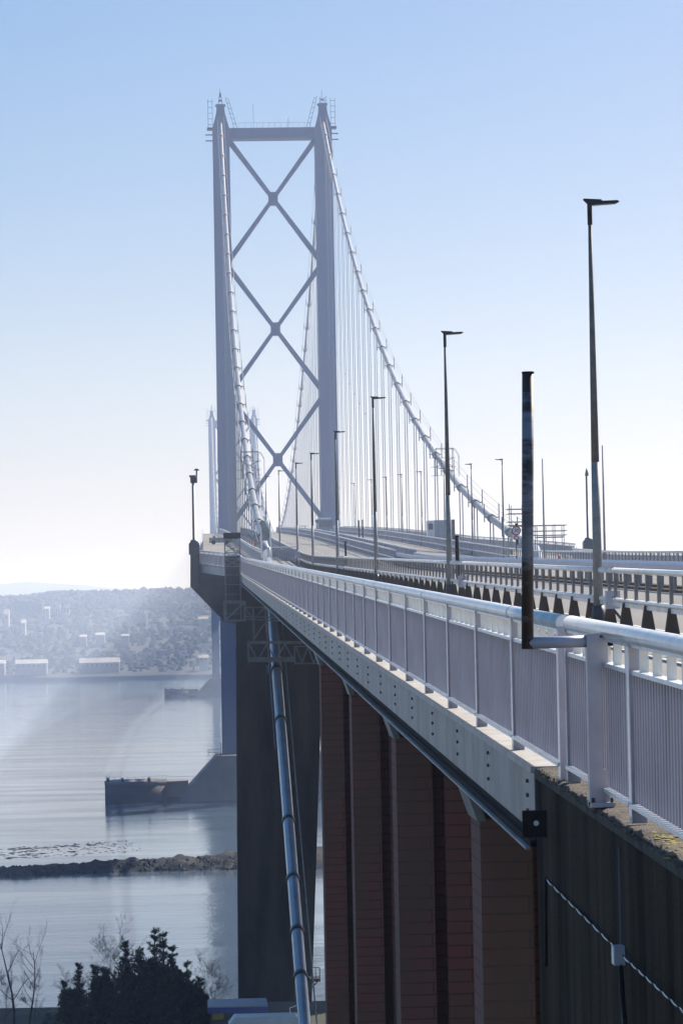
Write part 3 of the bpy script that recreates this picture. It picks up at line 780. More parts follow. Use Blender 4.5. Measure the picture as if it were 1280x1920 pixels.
ab = thing('abutment_wall', 'dark stained concrete abutment wall with rough pale coping', 'wall', (2.94, 27.2, 20))
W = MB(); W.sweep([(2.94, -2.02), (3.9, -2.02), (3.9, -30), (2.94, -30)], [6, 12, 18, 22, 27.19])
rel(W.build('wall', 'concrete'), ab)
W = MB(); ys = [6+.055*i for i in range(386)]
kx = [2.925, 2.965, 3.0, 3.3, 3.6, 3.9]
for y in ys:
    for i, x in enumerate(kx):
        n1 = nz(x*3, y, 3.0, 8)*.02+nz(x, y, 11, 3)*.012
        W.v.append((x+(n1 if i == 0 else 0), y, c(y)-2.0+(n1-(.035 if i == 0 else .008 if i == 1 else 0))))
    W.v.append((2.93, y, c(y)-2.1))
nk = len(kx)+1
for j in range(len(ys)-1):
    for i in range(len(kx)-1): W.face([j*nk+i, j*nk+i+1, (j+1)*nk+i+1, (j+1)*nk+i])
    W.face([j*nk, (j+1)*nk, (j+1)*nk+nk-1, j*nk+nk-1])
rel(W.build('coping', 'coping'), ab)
W = MB()
for i in range(330):
    y = random.uniform(15, 27.1); r = random.uniform(.008, .022); x = 2.93+random.uniform(-.008, .025); z = c(y)-2.03+random.uniform(-.015, .02)
    k = len(W.v)
    for q in ((r, 0, 0), (-r, 0, 0), (0, r*1.5, 0), (0, -r*1.5, 0), (0, 0, r), (0, 0, -r)): W.v.append((x+q[0]*random.uniform(.7, 1.3), y+q[1], z+q[2]))
    for q in ((0, 2, 4), (2, 1, 4), (1, 3, 4), (3, 0, 4), (2, 0, 5), (1, 2, 5), (3, 1, 5), (0, 3, 5)): W.face([k+j for j in q])
rel(W.build('edge_pebbles', 'coping'), ab); ab.children[-1]['kind'] = 'stuff'
W = MB()
for i in range(60):
    y = random.gauss(19.6, .55); x = random.gauss(3.12, .05)+(-.06); k = len(W.v); r = random.uniform(.01, .035)
    for j in range(6): a = j*math.pi/3; W.v.append((x+math.cos(a)*r, y+math.sin(a)*r*2.2, c(y)-1.995))
    W.v.append((x, y, c(y)-1.992+random.uniform(0, .008)))
    for j in range(6): W.face([k+j, k+(j+1) % 6, k+6])
tag(W.build('moss_patch', 'moss'), kind='stuff')
# vertical drain pipe and slot on the wall
W = MB(); a = P(1157, 1530, X=2.93); W.tube([(2.935, a.y, 38.35), (2.935, a.y, 31)], .010, 6)
tag(W.build('thin_pipe', 'pierconc'), 'thin grey vertical pipe running down the dark wall', 'pipe')
# black steel bracket
bk = thing('steel_bracket', 'black steel bracket plate with a bolt hole on the wall corner', 'bracket', (2.94, 26.4, 38.2))
a = P(980, 1521, Y=26.3); b_ = P(1050, 1570, Y=26.3)
W = MB(); W.box(a.x-2.94, b_.x-2.94, -.05, 0, b_.z-38.2, a.z-38.2).box(b_.x-2.94-.10, b_.x-2.94-.07, -.35, 0, b_.z-38.2-.03, a.z-38.2+.01).build('plate', 'black', bk)
q = P(1007, 1545, Y=26.24); k = MB(); k.tube([(q.x-2.94, -.056, q.z-38.2), (q.x-2.94, -.05, q.z-38.2)], .024, 14); k.build('bolt_hole', 'rail_white', bk)
# slung rope, junction box
jb = P(1161, 1790, X=2.90)
e = thing('junction_box', 'small pale grey junction box fixed to the dark wall', 'junction box', tuple(jb))
MB().box(-.045, .03, -.06, .06, -.07, .065).build('case', 'boxgrey', e)
MB().box(-.052, -.0455, -.055, .055, -.065, .06).build('lid', 'rail_white', e)
def rope(pts, label, sag):
    g = MB(); g2 = MB(); pp = []
    a, b_ = pts
    N = 60
    for i in range(N+1):
        t = i/N; p = a.lerp(b_, t); p = p+Vector((0, 0, -sag*4*t*(1-t))); pp.append(p)
    e = thing('twisted_cable', label, 'cable', tuple(a), group='cables slung along the wall')
    w1 = [p+Vector((math.cos(i*.9)*.004-.006, 0, math.sin(i*.9)*.004-.004))-a for i, p in enumerate(pp)]
    w2 = [p-Vector((math.cos(i*.9)*.003, 0, math.sin(i*.9)*.003))-a for i, p in enumerate(pp)]
    g.tube(w1, .0055, 6).build('white_strand', 'rail_white', e); g2.tube(w2, .009, 6).build('shadow_strand', 'black', e)  # the black tube is the white cable's shadow, modelled as a strand
rope((P(1024, 1648, X=2.92), P(1153, 1775, X=2.91)), 'white twisted cable over its painted black shadow, above the junction box', .0)
rope((P(1168, 1792, X=2.90), P(1300, 1912, X=2.87)), 'white twisted cable over its painted black shadow, running down right from the junction box', .0)
a, b_ = P(1163, 1808, X=2.9), P(1172, 1925, X=2.9)
tag(MB().tube([a, a.lerp(b_, .5)+Vector((0, .02, 0)), b_], .016, 8).build('black_conduit', 'black'), 'black conduit hanging below the junction box', 'pipe')
a, b_ = P(1023, 1645, X=2.93), P(1024, 1812, X=2.93)
tag(MB().tube([a, b_], .014, 6).build('black_slot', 'black'), 'thin black slot drawn straight down the wall corner', 'pipe')  # dark wall slot put in as a black rod

# outrigger post with rusty pole
post = thing('outrigger_pole', 'tall rust streaked pole on a grey elbow arm outside the railing', 'pole', (2.97, 23.0, c(23)-2.0))
a = P(1096, 1188, Y=22.9); b_ = P(1122, 1514, Y=22.9)
x0 = P(1100, 1300, Y=22.9).x; x1 = P(1125, 1300, Y=22.9).x
W = MB().box(x0, x1, 22.86, 22.97, b_.z, a.z); rel(W.build('post', 'rail'), post)
rel(MB().box(x1-.002, x1+.055, 22.9, 23.0, c(23)-1.967, c(23)-1.72).box(x0-.0, x1+.08, 22.80, 23.02, c(23)-2.0, c(23)-1.965).build('base_bracket', 'rail'), post)
rel(MB().box(x1+.001, x1+.06, 22.88, 22.99, c(23)-.95, c(23)-.72).build('top_bracket', 'rail'), post)
for q_ in (x0+.02, x1+.06): rel(MB().tube([(q_, 22.83, c(23)-1.965), (q_, 22.83, c(23)-1.93)], .013, 6).build('anchor_bolt', 'dark'), post)
pe = P(988, 1206, Y=22.92); pr = P(1112, 1202, Y=22.92)
rel(MB().tube([pe, pr+Vector((-.02, 0, 0))], .045, 16).build('arm', 'rail'), post)
pt = P(978+11, 700, Y=22.92)
pb_ = pe+Vector((0, 0, -.045)); W = MB(); W.tube([pb_, pe.lerp(pt, .5), pt], [.046, .045, .045], 18)
rel(W.build('pole', 'rust'), post)
rel(MB().tube([pt-Vector((0, 0, .0)), pt+Vector((0, 0, .012))], .048, 18).build('cap', 'black'), post)
W = MB(); q = P(1140, 1206, Y=22.98); W.box(x1, q.x+.09, 22.93, 23.0, q.z-.02, q.z+.02).box(x1, q.x+.02, 22.93, 23.0, q.z+.035, q.z+.06); rel(W.build('clamp', 'black'), post)

# ================================================================== LAMP POSTS
def make_lamp():
    e = thing('street_lamp', '', 'street lamp', (0, 0, 0), 'lamp posts along the bridge')
    H = 8.9
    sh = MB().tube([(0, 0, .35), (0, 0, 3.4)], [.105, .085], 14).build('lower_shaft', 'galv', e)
    MB().tube([(0, 0, 3.4), (0, 0, H)], [.085, .036], 14).build('upper_shaft', 'lampdark', e)  # darker colour stands for the dimmer light higher up
    b = MB(); b.tube([(0, 0, 0), (0, 0, .36)], [.15, .125], 14); b.box(-.22, .22, -.22, .22, -.08, .02)
    for a_ in (-1, 1):
        for q in (-1, 1): b.tube([(a_*.17, q*.17, .02), (a_*.17, q*.17, .12)], .02, 6)
    b.build('base_plate', 'dark', e)
    h = MB().prism([(-.13, H+.10), (.24, H+.08), (.26, H+.05), (.58, H+.06), (.63, H+.035), (.56, H+.0), (.02, H-.03), (-.05, H+.02)], -.11, .11).build('lamp_head', 'black', e)
    MB().prism([(.08, H-.02), (.5, H+.0), (.5, H-.01), (.08, H-.035)], -.1, .1).build('lens', 'glass', h)
    MB().tube([(0, 0, H-.45), (0, 0, H-.0)], .052, 10).build('collar', 'black', e)
    return e
lamp = make_lamp()
names = ['tallest and nearest street lamp at right', 'second nearest tall lamp post, right of the tower', 'third lamp post from the camera, between tower and second lamp', 'fourth lamp post, in front of the right tower leg', 'fifth lamp post, left of the right tower leg', 'sixth lamp post, before the tower opening', 'seventh lamp post seen below the lowest cross brace', 'eighth lamp post, near the left cable', 'ninth lamp post, close to the left cable']
for i, d in enumerate([63.7, 102.4, 146.2, 188.3, 231, 269, 331, 400, 470]):
    q = lamp if i == 0 else copy_tree(lamp)
    q.location = (8.3, d, c(d)-1.68); q['label'] = names[i]
rn = ['second headless thin pole from the right edge', 'x', 'right hand lamp post nearest the camera, beside the cable foot', 'right hand lamp post just left of the cable foot', 'right hand lamp post beyond the white cabin', 'right hand lamp post left of the white cabin', 'fifth lamp post in the right hand row', 'sixth lamp post in the right hand row', 'seventh lamp post in the right hand row', 'eighth lamp post in the right hand row', 'farthest lamp post in the right hand row']
for i, d in enumerate([267, 298, 332, 367, 403, 437, 475, 530, 590]):
    q = copy_tree(lamp); q.location = (26.5, d, c(d)-1.68); q.rotation_euler = (0, 0, math.pi); q['label'] = rn[i+2]; q['group'] = 'lamp posts on the right hand side'
def thinpole(px, pyt, Y, label):
    b = P(px+2, 1040, Y=Y); t = P(px, pyt, Y=Y); zb = c(Y)-1.8
    e = thing('bare_pole', label, 'pole', (b.x, Y, zb))
    MB().tube([(0, 0, 0), (0, 0, t.z-zb)], [.09, .045], 8).build('shaft', 'galv', e)
    MB().box(-.15, .15, -.15, .15, 0, .3).build('base', 'dark', e)
thinpole(1131, 835, 200, 'bare thin pole just right of the nearest tall lamp')
thinpole(1018, 860, 234, 'bare thin pole between the rusty pole and nearest lamp')
# marker posts
def marker(px, py0, py1, X, label, r=.07):
    d = X*F/(px-5-380); b = P(px, py1, Y=d); t = P(px, py0, Y=d)
    e = thing('marker_post', label, 'post', (b.x, d, b.z-.6)); MB().tube([(0, 0, 0), (0, 0, t.z-b.z+.6)], r, 8).build('shaft', 'black', e); MB().tube([(0, 0, t.z-b.z+.6), (0, 0, t.z-b.z+.64)], [r*1.2, r], 8).build('cap', 'black', e)
marker(857, 1006, 1050, 8.62, 'black marker post behind barrier beside second lamp post')
marker(648, 1016, 1042, 8.9, 'small black marker post on the roadway edge')
marker(673, 976, 1006, 18.6, 'left of two dark posts on the far roadway', .09)
marker(680, 975, 1006, 18.6, 'right of two dark posts on the far roadway', .09)
# control box on the barrier
for px, d, lab in ((1138, 61.8, 'grey control box fixed on the barrier beside the nearest lamp'), (859, 97.9, 'grey control box fixed on the barrier beside the second lamp')):
    e = thing('control_box', lab, 'control box', (8.35, d, c(d)-1.3))
    MB().box(-.14, .14, -.1, .1, -.05, .32).build('case', 'boxgrey', e); MB().box(-.02, .02, -.11, -.1, .1, .2).build('latch', 'dark', e)
    MB().bar((0, 0, -.05), (.28, 0, -.4), .05).build('stay', 'dark', e)

# ================================================================== THINGS ON AND ABOUT THE ROADWAY
# round speed sign
d = 171; a = P(967, 995, Y=d)
e = thing('road_sign', 'round red rimmed road sign on a thin post by the central barrier', 'road sign', (a.x, d, c(d)-1.8))
zt = a.z-e.location.z
MB().tube([(0, 0, 0), (0, 0, zt+.3)], .035, 8).build('post', 'dark', e)
def disc(r, y0, y1, z, m_, nm, par):
    g = MB(); g.tube([(0, y0, z), (0, y1, z)], r, 24); return g.build(nm, m_, par)
disc(.27, -.05, -.08, zt, 'red', 'rim', e); f_ = disc(.20, -.081, -.09, zt, 'white', 'face', e)
tx = bpy.data.curves.new('numerals', 'FONT'); tx.body = '30'; tx.size = .26; tx.align_x = 'CENTER'; tx.align_y = 'CENTER'; tx.extrude = .003
to = bpy.data.objects.new('numerals', tx); tx.materials.append(MT['black']); col.objects.link(to); to.parent = e; 
bpy.context.view_layer.update(); nm_ = bpy.data.meshes.new_from_object(to); bpy.data.objects.remove(to)
to = bpy.data.objects.new('numerals', nm_); col.objects.link(to); to.parent = e
to.rotation_euler = (R(90), 0, 0); to.location = (0, -.1, zt)
disc(.14, -.05, -.08, zt-.42, 'red', 'lower_plate', e); disc(.09, -.081, -.09, zt-.42, 'white', 'lower_face', e)
MB().box(-.05, .1, -.1, .05, zt+.28, zt+.42).build('warning_lamp', 'black', e)
MB().box(-.02, .1, -.12, -.09, zt-.8, zt-.5).build('hanging_bag', 'black', e)
# cones and a barrier board
for px, lab in ((1048, 'red and white traffic cone beyond the right barrier'), (1030, 'red and white traffic cone left of the taller cone')):
    d = 232; a = P(px, 1036, Y=d); zb = c(d)-1.8
    e = thing('traffic_cone', lab, 'traffic cone', (a.x, d, zb)); s_ = 1.3 if px == 1048 else 1.0
    MB().tube([(0, 0, 0.03), (0, 0, .75*s_)], [.2, .03], 12).build('cone', 'red', e); MB().tube([(0, 0, .3*s_), (0, 0, .5*s_)], [.135, .095], 12).build('sleeve', 'white', e); MB().box(-.25, .25, -.25, .25, 0, .04).build('base', 'red', e)
# scaffold towers
def scaff(x0, x1, y0, y1, Y, label, lifts, legs=2):
    a = P(x0, y1, Y=Y); b = P(x1, y0, Y=Y); e = thing('scaffold', label, 'scaffold', (a.x, Y, a.z)); Wd = b.x-a.x; H = b.z-a.z; zb = c(Y)-2-a.z
    g = MB()
    for i in range(legs):
        x = Wd*i/(legs-1)
        for y in (0, 1.5): g.bar((x, y, zb), (x, y, H*random.uniform(.8, 1)), .06)
    for t in lifts:
        for y in (0, 1.5): g.bar((-.3, y, H*t), (Wd+.3, y, H*t), .06)
    g.build('tubes', 'galv', e)
    p = MB().box(0, Wd, 0, 1.5, -.1, -.02).build('boards', 'lattice', e)
scaff(958, 981, 941, 985, 262, 'light scaffold tower beside the foot of the right cable', (.0, .15, .5, .7))
scaff(1006, 1056, 982, 1006, 258, 'low scaffold staging on the far right parapet', (.1, .45, .9), 4)
scaff(556, 572, 985, 1003, 560, 'tiny scaffold far along the deck behind the right cable', (.2, .6, .95))
# white site cabin / box vehicle
d = 385; a = P(801, 1000, Y=d); b = P(852, 974, Y=d); z0 = c(d)-1.85
e = thing('box_truck', 'grey and white box truck parked beyond the right barrier', 'truck', ((a.x+b.x)/2, d, z0))
Wd = b.x-a.x; H = b.z-z0
MB().box(-Wd/2, -Wd/2+.9, -.3, 2, .5, H*.97).build('cab', 'white', e); MB().box(-Wd/2+.93, Wd/2-.35, 0, 2.2, .5, H*.985).build('body', 'cabin', e)
MB().box(Wd/2-.33, Wd/2, -.1, 2.2, .5, H).build('rear_door', 'dark', e)
for x in (-1, 1): MB().tube([(x, -.05, .4), (x, .3, .4)], .4, 14).build('wheel', 'black', e)
MB().box(-Wd/2+.1, -Wd/2+.7, -.33, -.3, H*.6, H*.85).build('window', 'glass', e)
# bus
d = 590; a = P(597, 997, Y=d); b = P(624, 975, Y=d); zb = c(d)-1.78
e = thing('bus', 'blue grey coach coming along the roadway at the tower foot', 'bus', ((a.x+b.x)/2, d, zb)); Wd = b.x-a.x; H = 3.3
bw = Wd/2
bus = MB(); bus.prism([(-bw, .4), (bw, .4), (bw, 2.6), (bw-.25, H), (-bw+.25, H), (-bw, 2.6)], 0, 11); bus.build('body', 'busblue', e)
MB().box(-bw+.15, bw-.15, -.03, 0, 1.3, 2.6).build('windscreen', 'glass', e)
MB().box(-bw+.35, bw-.35, -.04, -.0, 2.75, 3.1).build('destination_board', 'white', e)
for s_ in (-1, 1):
    MB().box(s_*(bw-.45)-.2, s_*(bw-.45)+.2, -.04, 0, .6, .8).build('headlight', 'white', e)
    MB().tube([(s_*(bw-.35), 1.5, .45), (s_*(bw-.02), 1.5, .45)], .45, 12).build('wheel', 'black', e)
    MB().box(s_*(bw+.12)-.08, s_*(bw+.12)+.08, -.25, -.1, 1.9, 2.4).build('mirror', 'black', e)
# round sign beside the bus
a = P(594, 977, Y=560); e = thing('round_sign', 'small dark round sign beside the coach', 'road sign', (a.x, 560, c(560)-1.78)); zt = a.z-e.location.z
MB().tube([(0, 0, 0), (0, 0, zt)], .07, 6).build('post', 'dark', e); disc(.33, -.05, -.1, zt, 'dark', 'disc', e)
# cable hood and access frame where the left cable meets the deck
e = thing('cable_hood', 'dark and white hood with rails where left cable meets deck', 'cable hood', (5.6, 262, c(262)-1.86))
L_ = lambda px, py, Y=262: P(px, py, Y=Y)-Vector(e.location)
f = MB()
for (p, q) in (((489, 990), (491, 1046)), ((489, 990), (466, 940)), ((506, 993), (509, 1048)), ((506, 993), (494, 968))): f.bar(L_(*p), L_(*q), .14)
f.build('frame', 'rail_white', e)
f = MB(); a, b = L_(489, 1008), L_(505, 1000); hood = MB().prism([(L_(490, 1010).x, L_(490, 1010).z), (L_(505, 1010).x, L_(505, 1010).z), (L_(505, 990).x, L_(505, 990).z), (L_(497, 974).x, L_(497, 974).z), (L_(489, 974).x, L_(489, 974).z)], 4, 6).build('hood', 'lattice', e)
a, b = L_(500, 1026), L_(507, 1045); g = MB(); g.tube([((a.x+b.x)/2, -.3, b.z), ((a.x+b.x)/2, -.3, a.z)], (b.x-a.x)/2, 12); g.build('cylinder', 'white', e)
a, b = L_(500, 982), L_(509, 1003); MB().box(a.x, b.x, 8, 9, b.z, a.z).build('cabinet', 'dark', e)
a, b = L_(479, 1010), L_(484, 1020); MB().box(a.x, b.x, 8, 9, b.z, a.z).build('orange_cover', 'orange', e)
# cross gate behind the hood
a, b = P(510, 1026, Y=268), P(556, 1050, Y=268)
e = thing('gate_fence', 'grey mesh fence across the footway behind the cable hood', 'fence', (a.x, 268, b.z))
g = MB(); n = 14
for i in range(n+1): g.bar(((b.x-a.x)*i/n, 0, 0), ((b.x-a.x)*i/n, 0, a.z-b.z), .05)
g.build('bars', 'rail', e); MB().box(0, b.x-a.x, .06, .1, .3, a.z-b.z-.2).build('panel', 'panel', e); MB().bar((0, 0, a.z-b.z), (b.x-a.x, 0, a.z-b.z), .08).build('top_rail', 'rail_white', e)
# works plant on the left footway
a, b = P(392, 1000, Y=420), P(440, 1009, Y=420)
e = thing('works_trailer', 'dark low trailer with orange lamps on the far left footway', 'trailer', (a.x, 420, c(420)-1.86))
MB().box(0, 3.2, 0, 2.5, .3, .95).build('body', 'lattice', e); MB().box(.5, .9, 0, .4, .95, 1.25).build('beacon', 'orange', e); MB().tube([(.6, -.05, .3), (.6, .2, .3)], .3, 10).build('wheel', 'black', e); MB().tube([(2.4, -.05, .3), (2.4, .2, .3)], .3, 10).build('wheel', 'black', e)

# access lattice column and under-deck gantries
Yg = 240
e = thing('access_tower', 'dark lattice access tower standing outside the railing bend', 'access tower', tuple(P(435, 1165, Y=Yg)))
L_ = lambda px, py, dy=0: P(px, py, Y=Yg+dy)-Vector(e.location)+Vector((0, 0, 0))
g = MB(); ysx = [1008, 1022, 1036, 1048, 1062, 1078, 1096, 1114, 1132, 1150, 1165]
for dy in (0, 1.6):
    for px in (421, 449):
        a, b = L_(px, 1003, dy), L_(px+3, 1165, dy); g.bar(a, b, .09)
    for i, y in enumerate(ysx):
        g.bar(L_(421, y, dy), L_(450, y, dy), .045)
        if i < 4:
            g.bar(L_(421, y, dy), L_(450, ysx[i+1], dy), .045); g.bar(L_(450, y, dy), L_(421, ysx[i+1], dy), .045)
g.build('lattice_frame', 'lattice', e)
g = MB()
for i in range(46):
    y = 1012+i*3.3; g.bar(L_(421, y, .8), L_(450, y, .8), .016)
for i in range(16):
    x = 422+i*1.9; g.bar(L_(x, 1010, .8), L_(x+2.5, 1165, .8), .016)
g.build('mesh_screen', 'under', e)
a, b = L_(419, 999), L_(451, 1009); MB().box(a.x, b.x, -.1, 1.7, b.z, a.z).build('roof', 'black', e)
a, b = L_(423, 1042), L_(450, 1110); MB().box(a.x, b.x, .85, 1.0, b.z, a.z).build('panel', 'under', e)
gt = thing('maintenance_gantry', 'grey steel lattice gantry hung beneath the deck end', 'gantry', tuple(P(475, 1205, Y=Yg)))
G_ = lambda px, py, dy=0: P(px, py, Y=Yg+dy)-Vector(gt.location)
def tr(name, segs, w_=.11, dys=(0, 1.8)):
    g = MB()
    for dy in dys:
        for (p, q) in segs: g.bar(G_(*p, dy), G_(*q, dy), w_)
    for (p, q) in segs:
        for t_ in (p, q): g.bar(G_(*t_, dys[0]), G_(*t_, dys[-1]), w_*.8)
    return g.build(name, 'lattice', gt)
tr('upper_frame', [((420, 1128), (459, 1128)), ((420, 1128), (422, 1164)), ((422, 1164), (459, 1163)), ((459, 1128), (459, 1164)), ((424, 1162), (457, 1130))], .16)
tr('upper_truss', [((458, 1128), (459, 1164)), ((459, 1139), (498, 1139)), ((459, 1161), (530, 1164)), ((460, 1140), (474, 1161)), ((474, 1161), (474, 1140)), ((476, 1160), (496, 1140)), ((498, 1139), (498, 1163)), ((459, 1156), (530, 1158))], .11)
tr('hanger', [((475, 1139), (476, 1204)), ((497, 1140), (498, 1172)), ((477, 1197), (498, 1166)), ((500, 1160), (502, 1204))], .12)
sg = [((464, 1206), (600, 1206)), ((466, 1240), (552, 1240)), ((465, 1206), (466, 1242)), ((552, 1212), (553, 1246)), ((553, 1244), (604, 1244)), ((553, 1212), (604, 1212)), ((464, 1203), (600, 1203))]
xs = [467, 483, 500, 517, 534, 551]
for i in range(5):
    sg.append(((xs[i], 1208 if i % 2 == 0 else 1238), (xs[i+1], 1238 if i % 2 == 0 else 1208)))
xs = [555, 566, 577, 588, 600]
for i in range(4): sg.append(((xs[i], 1213 if i % 2 == 0 else 1243), (xs[i+1], 1243 if i % 2 == 0 else 1213)))
tr('lower_truss', sg, .11)
a, b = G_(466, 1233), G_(552, 1239); MB().box(a.x, b.x, 0, 1.8, b.z, a.z).build('walkway', 'lattice', gt)

# ================================================================== FOREGROUND TREES AND SHORE THINGS
def pine(px, pyt, Y, spread, label, dens=1.0, seed=0, lean=0):
    spread *= 1.0
    rnd = random.Random(seed*31+5); b = P(px, 1950, Y=Y); t = P(px, pyt, Y=Y); H = t.z-9.4
    e = thing('pine_tree', label, 'tree', (b.x, Y, 9.4), 'dark pines on the near shore')
    MB().tube([(0, 0, -.3), (.05, 0, H*.5), (lean, 0, H*.98)], [.17, .11, .025], 8).build('trunk', 'bark', e)
    g = MB(); br = MB()
    nlev = int(15*dens)
    for i in range(nlev):
        z = H*(.10+.89*(i+rnd.uniform(-.4, .4))/nlev); z = min(z, H*.985); rr = spread*(1-(z/H)**.9*.9)*rnd.uniform(.5, 1.25); nb_ = rnd.randint(4, 6)
        a0 = rnd.uniform(0, 6.28)
        for j in range(nb_):
            if rnd.random() < .12: continue
            z2 = z+rnd.uniform(-.18, .18)
            a = a0+j*6.283/nb_+rnd.uniform(-.3, .3); r_ = rr*rnd.uniform(.6, 1.15); up = r_*rnd.uniform(-.1, .75)
            p0 = Vector((lean*z/H, 0, z2)); p1 = p0+Vector((math.cos(a)*r_, math.sin(a)*r_, up*.6)); p2 = p1+Vector((math.cos(a)*.06, math.sin(a)*.06, .12+up*.3))
            br.tube([p0, p1, p2], [.03, .014, .006], 4, False)
            m_ = max(5, int(r_*10))
            for k in range(m_):
                q = p0.lerp(p1, (k+1)/m_) if k < m_-2 else p1.lerp(p2, rnd.random())
                for s2 in range(9):
                    c0 = q+Vector((rnd.gauss(0, .07), rnd.gauss(0, .07), rnd.gauss(0, .05)+.02)); L = rnd.uniform(.15, .30)
                    dr = Vector((math.cos(a)*.6+rnd.gauss(0, .6), math.sin(a)*.6+rnd.gauss(0, .6), rnd.uniform(.1, 1.1))).normalized()
                    sd2 = dr.cross(Vector((rnd.gauss(0, 1), rnd.gauss(0, 1), rnd.gauss(0, 1)))).normalized()*rnd.uniform(.02, .045)
                    kk = len(g.v); g.v += [tuple(c0-sd2), tuple(c0+sd2), tuple(c0+dr*L)]; g.face([kk, kk+1, kk+2])
    cr_ = g.build('crown', 'needle', e); br.build('branch', 'bark', cr_)
pines = [(291, 1738, 225, 1.5, 'tallest pine, its forked tip highest above the clump', 1.1), (309, 1741, 227, 1.3, 'pine just right of the tallest one', 1.0),
         (238, 1764, 222, 1.15, 'slim pointed pine left of the tallest', 1.2), (326, 1772, 223, 1.35, 'pine leaning out right of the middle clump', 1.0),
         (150, 1808, 221, 1.1, 'small pine near the left end of the clump', 1.0), (122, 1838, 220, .6, 'smallest pine at the left end of the clump', .8),
         (353, 1800, 222, 1.1, 'short pine towards the right of the clump', .9), (264, 1775, 219, 1.5, 'broad dense pine in the middle of the clump', 1.2),
         (200, 1812, 219, 1.5, 'low broad pine left of the middle clump', 1.2), (181, 1811, 224, 1.2, 'low round pine behind the left clump', 1.1), (375, 1832, 220, 1.1, 'lowest pine at the right end of the clump', 1.0)]
for i, a in enumerate(pines): pine(a[0], a[1], a[2], a[3], a[4], a[5], i, .1 if i == 0 else 0)
def bare(px, pyb, pxt, pyt, Y, label, seed, r0=.12, dens=5, name='bare_tree', spreadf=1.0):
    rnd = random.Random(seed); b = P(px, pyb, Y=Y); b.z = min(b.z, 9.6); t = P(pxt, pyt, Y=Y)
    e = thing(name, label, 'tree' if name == 'bare_tree' else 'shrub', tuple(b), 'bare trees and shrubs on the near shore'); g = MB(); tw = MB()
    def grow(mb, p, d_, L, r, lev):
        pts = [p]; n_ = 5; q = p.copy(); dd = d_.copy()
        for i in range(n_):
            dd = (dd+Vector((rnd.gauss(0, .12), rnd.gauss(0, .12), rnd.gauss(.04, .08)))).normalized(); q = q+dd*L/n_; pts.append(q.copy())
        mb.tube(pts, [max(.005, r*(1-.75*i/n_)) for i in range(n_+1)], 5 if lev < 2 else 3, False)
        if lev < 3:
            for i in range(dens+(3 if lev == 0 else 0)):
                t_ = rnd.uniform(.3, 1); k = min(n_-1, int(t_*n_)); s_ = pts[k].lerp(pts[k+1], t_*n_-k)
                nd = (dd*.6+Vector((rnd.gauss(0, .6), rnd.gauss(0, .6), rnd.uniform(.1, .6)))*spreadf).normalized()
                grow(tw, s_, nd, L*rnd.uniform(.28, .5), r*.38*(1.1-t_*.5), lev+1)
    v = t-b; grow(g, Vector((0, 0, 0)), v.normalized(), v.length, r0, 0)
    g.build('trunk', 'bark', e); tw.build('twigs', 'twig', e)
bare(27, 1890, -2, 1768, 232, 'bare leafless tree cut by the left edge', 1)
bare(53, 1890, 32, 1784, 230, 'slender bare tree left of the pines', 2, .09)
for i, (px, pyt, lab) in enumerate([(200, 1775, 'tall fuzzy leafless shrub between the left pines'), (212, 1790, 'fuzzy leafless shrub behind the slim pine'), (378, 1812, 'fuzzy leafless bush at the right of the pines'), (392, 1835, 'lowest fuzzy leafless bush nearest the blue roof'), (130, 1812, 'thin leafless bush at the left end of the pines'), (70, 1852, 'low bare scrub between the two bare trees and pines'), (10, 1850, 'low bare scrub at the left edge')]):
    bare(px, 1925, px+random.uniform(-5, 5), pyt, 228, lab, 20+i, .03, 8, 'bare_shrub', 1.5)
# evergreen shrubs filling the clump
def shrub(px, pyt, Y, wd, label, seed, m_='needle'):
    rnd = random.Random(seed); b = P(px, 1950, Y=Y); t = P(px, pyt, Y=Y); H = t.z-9.4
    e = thing('evergreen_shrub', label, 'shrub', (b.x, Y, 9.4), 'dark evergreen shrubs on the near shore'); g = MB(); st = MB()
    for k in range(5):
        a = rnd.uniform(0, 6.28); st.tube([(0, 0, -.2), (math.cos(a)*wd*.3, math.sin(a)*wd*.3, H*.45), (math.cos(a)*wd*.45, math.sin(a)*wd*.45, H*.8)], [.06, .04, .015], 5, False)
    st.build('stem', 'bark', e)
    lob = [(Vector((rnd.uniform(-.6, .6)*wd, rnd.uniform(-.6, .6)*wd, H*rnd.uniform(.25, .8))), rnd.uniform(.25, .5)) for _ in range(9)]
    lob.append((Vector((0, 0, H*.78)), .3))
    n_ = int(7000*wd)
    for i in range(n_):
        c0, rr = rnd.choice(lob); d_ = Vector((rnd.gauss(0, 1), rnd.gauss(0, 1), rnd.gauss(0, 1))).normalized(); q = c0+Vector((d_.x*wd*rr, d_.y*wd*rr, d_.z*H*rr*.55))*rnd.uniform(.55, 1.08)
        if q.z < 0: continue
        L = rnd.uniform(.1, .26); dr = (d_+Vector((rnd.gauss(0, .7), rnd.gauss(0, .7), rnd.gauss(.4, .7)))).normalized()*L; sd2 = dr.cross(Vector((rnd.gauss(0, 1), rnd.gauss(0, 1), rnd.gauss(0, 1)))).normalized()*L*.35
        k = len(g.v); g.v += [tuple(q-sd2), tuple(q+sd2), tuple(q+dr)]; g.face([k, k+1, k+2])
    g.build('foliage', m_, e)
